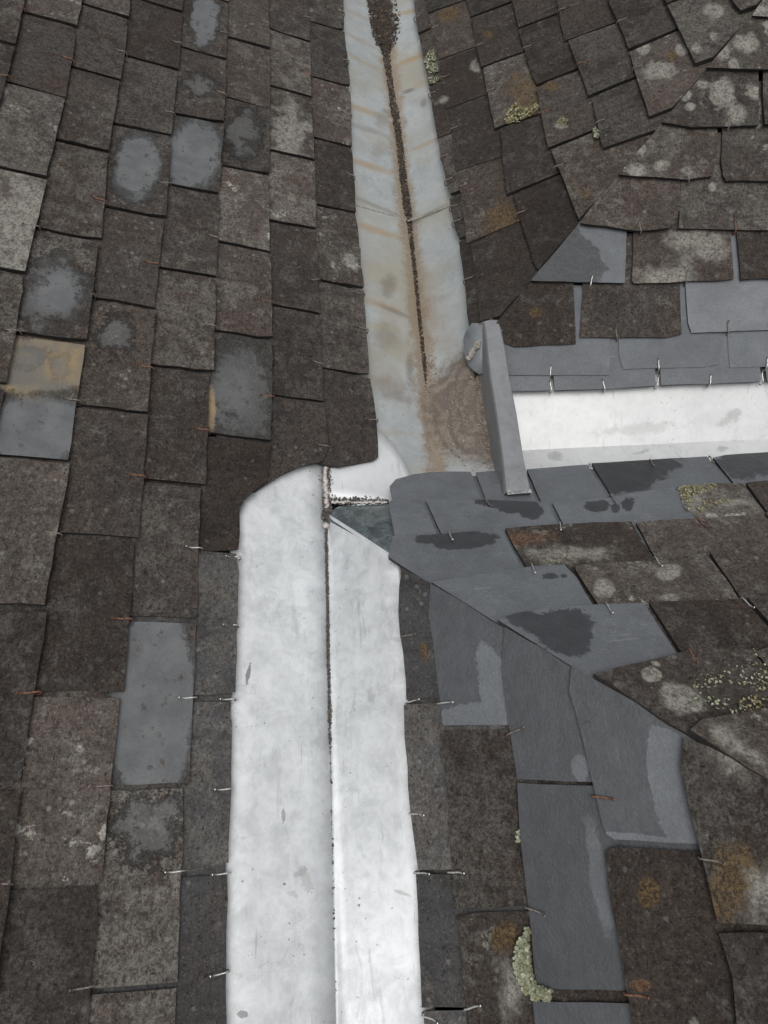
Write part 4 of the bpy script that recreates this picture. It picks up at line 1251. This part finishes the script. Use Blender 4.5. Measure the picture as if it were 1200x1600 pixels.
def litter_mat(name, cols, soil=0.5):
    T = NT(name); g = T.n('ShaderNodeNewGeometry')
    cr = T.n('ShaderNodeValToRGB'); cr.color_ramp.interpolation = 'CONSTANT'
    el = cr.color_ramp.elements
    for i, (pos, c) in enumerate(cols):
        e = el[i] if i < 2 else el.new(pos)
        e.position = pos; e.color = (*c, 1)
    T.put(cr.inputs[0], g.outputs['Random Per Island'])
    co = T.coords(False)
    T.put(T.bsdf.inputs['Base Color'], T.mix(T.ramp(T.noise(co, 400, 2), .3, .7, 0, soil), cr.outputs[0], (0.02, 0.016, 0.013)))
    T.bsdf.inputs['Roughness'].default_value = 0.95
    return T.mat


MOSS = litter_mat('moss_litter', [(0, (0.030, 0.022, 0.017)), (.45, (0.055, 0.040, 0.030)), (.8, (0.085, 0.06, 0.043)), (.94, (0.19, 0.155, 0.12))])
GRIT = litter_mat('grit', [(0, (0.13, 0.108, 0.088)), (.35, (0.20, 0.168, 0.138)), (.75, (0.27, 0.23, 0.19)), (.93, (0.36, 0.32, 0.28))], 0.15)
DARKGRIT = litter_mat('dark_grit', [(0, (0.06, 0.056, 0.053)), (.5, (0.11, 0.10, 0.092)), (.85, (0.23, 0.21, 0.19))])

cl = [(562,-120,20),(572,-30,24),(590,0,26),(594,22,30),(598,45,27),(601,64,17),(604,85,10),(609,120,7),(613,150,7),(616,170,11),(620,185,10),(624,215,8),(628,250,9),(632,290,9),(636,320,11),(638,335,9),(640,352,5),(646,400,4.5),(651,450,4),(655,490,3.5),(660,540,5),(664,580,6),(667,620,5),(668,650,2)]
places = []
for i in range(len(cl) - 1):
    (x0, y0, h0), (x1, y1, h1) = cl[i], cl[i + 1]
    n = int(abs(y1 - y0) * (h0 + h1) * (0.42 if y0 < 80 else 0.3)) + 10
    for _ in range(n):
        t = random.random(); hw = h0 + (h1 - h0) * t
        u = max(-1.05, min(1.05, random.gauss(0, 0.5)))
        x, y = x0 + (x1 - x0) * t + u * hw, y0 + (y1 - y0) * t
        z = -1.2335 + 0.010 * min(1, hw / 14) * (1 - u * u) + (0.012 * abs(u) if hw > 15 else 0)
        if y > 640: z += 0.012 * (y - 640) / 60
        places.append((at_z(x, y, z), random.uniform(0.0018, 0.0042) * (1.2 if hw > 12 else 0.85)))
ob = chunks('moss_debris', places, MOSS)
ob['label'] = 'line of dark brown moss litter along the fold of the old gutter'; ob['category'] = 'debris'
# silt grit by the upstand
places = []
for (cx, cy, sx, sy, n) in ((757,640,6,40,520), (766,690,4,28,260), (712,638,8,26,380), (745,600,10,16,140), (722,665,8,20,160), (668,590,7,45,300), (720,700,30,25,60)):
    for _ in range(n):
        x, y = random.gauss(cx, sx), random.gauss(cy, sy)
        if y > 738 or x > 766 + (y - 580) * 0.07 or y < 555: continue
        z = np.interp(y, [f[0] for f in foot], [np.interp(x, [q[0] for q in f[2]], [q[1] for q in f[2]]) for f in foot])
        places.append((at_z(x, y, z + 0.0006), random.uniform(0.0009, 0.0026)))
ob = chunks('silt', places, GRIT)
ob['label'] = 'coarse brown grit washed up beside the zinc upstand'; ob['category'] = 'debris'
# dirt line of the white gutter
places = []
for _ in range(1500):
    y = random.uniform(822, 1160) if random.random() < 0.86 else random.uniform(1160, 1640)
    dens = 1.0 if y < 1130 else 0.25 + 0.5 * (math.sin(y * 0.11) > 0.3)
    if random.random() > dens: continue
    xc = np.interp(y, [820, 900, 1000, 1100, 1200, 1400, 1600], [509.5, 511, 512.5, 514.5, 516.5, 521, 525])
    hw = np.interp(y, [820, 1090, 1110, 1160, 1640], [2.2, 2.4, 4.0, 1.6, 1.0])
    places.append((at_z(xc + random.gauss(0, hw * 0.45), y, -1.1355), random.uniform(0.0009, 0.0022)))
for _ in range(420):
    t = random.random(); x, y = 511 + random.gauss(0, 4.2), 728 + 90 * t
    places.append((at_z(x, y, -1.134), random.uniform(0.0010, 0.0024)))
for _ in range(420):
    t = random.random(); x, y = 516 + 90 * t, 782 + random.gauss(0, 3.0) + 1.5 * t
    places.append((at_z(x, y, -1.132 + 0.010 * t), random.uniform(0.0010, 0.0024)))
for _ in range(160):
    places.append((at_z(511 + random.gauss(0, 3.6), 800 + random.gauss(0, 9), -1.133), random.uniform(0.0014, 0.003)))
ob = chunks('grit', places, DARKGRIT)
ob['label'] = 'thin line of dark grit along the fold of the white gutter'; ob['category'] = 'debris'

# ---- leafy lichen tufts on the slates
LICH = litter_mat('leafy_lichen', [(0, (0.26, 0.28, 0.18)), (.3, (0.36, 0.385, 0.26)), (.7, (0.45, 0.46, 0.34)), (.92, (0.30, 0.26, 0.13))])
LICHY = litter_mat('yellow_lichen', [(0, (0.24, 0.21, 0.09)), (.3, (0.33, 0.305, 0.16)), (.7, (0.42, 0.40, 0.26)), (.92, (0.20, 0.15, 0.07))])


def tuft(key, outline_px, count, size, mat, height=0.006, base=0.005, label=None):
    P = S[key]
    poly = px_poly(key, outline_px)
    xs = [p[0] for p in poly]; ys = [p[1] for p in poly]
    vs, fs = [], []
    tries = 0
    k = 0
    while k < count and tries < count * 30:
        tries += 1
        w, s = random.uniform(min(xs), max(xs)), random.uniform(min(ys), max(ys))
        if not inside(poly, (w, s)):
            continue
        k += 1
        r = size * random.uniform(0.5, 1.2)
        h = base + random.uniform(0.1, 1) * height
        t = random.uniform(0, 6.28); b = len(vs)
        # a small curled lobe
        for j, (a, rad, up) in enumerate(((-.9, 1, .35), (-.3, 1.25, .6), (.3, 1.2, .55), (.9, .95, .3), (0, -.35, -.25), (0, .45, .0))):
            vs.append(P.pt(w + math.cos(t + a) * r * rad, s + math.sin(t + a) * r * rad, h + up * r * random.uniform(.6, 1.3)))
        fs += [(b + 4, b, b + 5), (b, b + 1, b + 5), (b + 1, b + 2, b + 5), (b + 2, b + 3, b + 5), (b + 3, b + 4, b + 5)]
    o = mesh_obj('lichen', vs, fs, mat, slope_obj[key])
    o['kind'] = 'stuff'
    if label:
        o['label'] = label
    return o


tuft('UR1', [(667,88),(678,81),(683,92),(682,100),(687,115),(676,119),(669,112),(665,100)], 240, 0.0038, LICH, 0.010)
tuft('UR1', [(792,185),(797,172),(804,164),(812,166),(816,172),(842,163),(843,172),(830,183),(812,192),(793,196),(791,192)], 300, 0.0038, LICHY, 0.006)
tuft('UR1', [(672,120),(687,122),(684,130),(673,133)], 60, 0.0035, LICH, 0.002)
tuft('UR1', [(872,186),(882,184),(888,192),(880,197),(873,193)], 30, 0.003, LICHY, 0.003)
tuft('UR1', [(928,203),(934,203),(938,214),(932,219),(928,210)], 50, 0.0035, LICH, 0.005)
tuft('LR1', [(829,1447),(828,1470),(830,1500),(834,1520),(841,1540),(863,1545),(863,1559),(838,1559),(825,1545),(815,1530),(810,1510),(808,1490),(812,1475)], 900, 0.0032, LICH, 0.008)
tuft('LR1', [(809,1300),(813,1298),(814,1314),(810,1314)], 30, 0.0025, LICH, 0.004)
tuft('LR2', [(1058,765),(1075,760),(1120,757),(1124,762),(1085,775),(1078,800),(1070,798)], 260, 0.0026, LICHY, 0.003)
tuft('LR2', [(1100,784),(1140,782),(1142,786),(1105,792),(1095,802),(1090,798)], 70, 0.0024, LICHY, 0.002)
for (x, y, rx, ry, n) in ((1120,1040,34,18,170), (1155,1040,30,20,170), (1105,1068,24,20,110), (1160,1062,34,16,110), (1180,1100,26,20,170), (1125,1098,22,14,70), (1085,1078,10,14,30), (1195,1065,18,26,90), (1160,1112,18,10,40), (1175,1028,20,12,70), (1085,1042,14,8,30)):
    tuft('LR2', [(x + rx * math.cos(t) * random.uniform(.5, 1.3), y + ry * math.sin(t) * random.uniform(.5, 1.3)) for t in np.linspace(0, 5.8, 12)], int(n * .34), 0.0023, LICHY if x > 1170 else LICH, 0.0014)
tuft('LR1', [(725,1440),(738,1432),(742,1440),(730,1446)], 22, 0.002, LICH, 0.002)
tuft('LR1', [(728,1545),(742,1530),(745,1540),(732,1558)], 30, 0.002, LICH, 0.002)
tuft('LR2', [(845,880),(870,870),(885,868),(880,880),(860,884)], 40, 0.0018, LICH, 0.001)
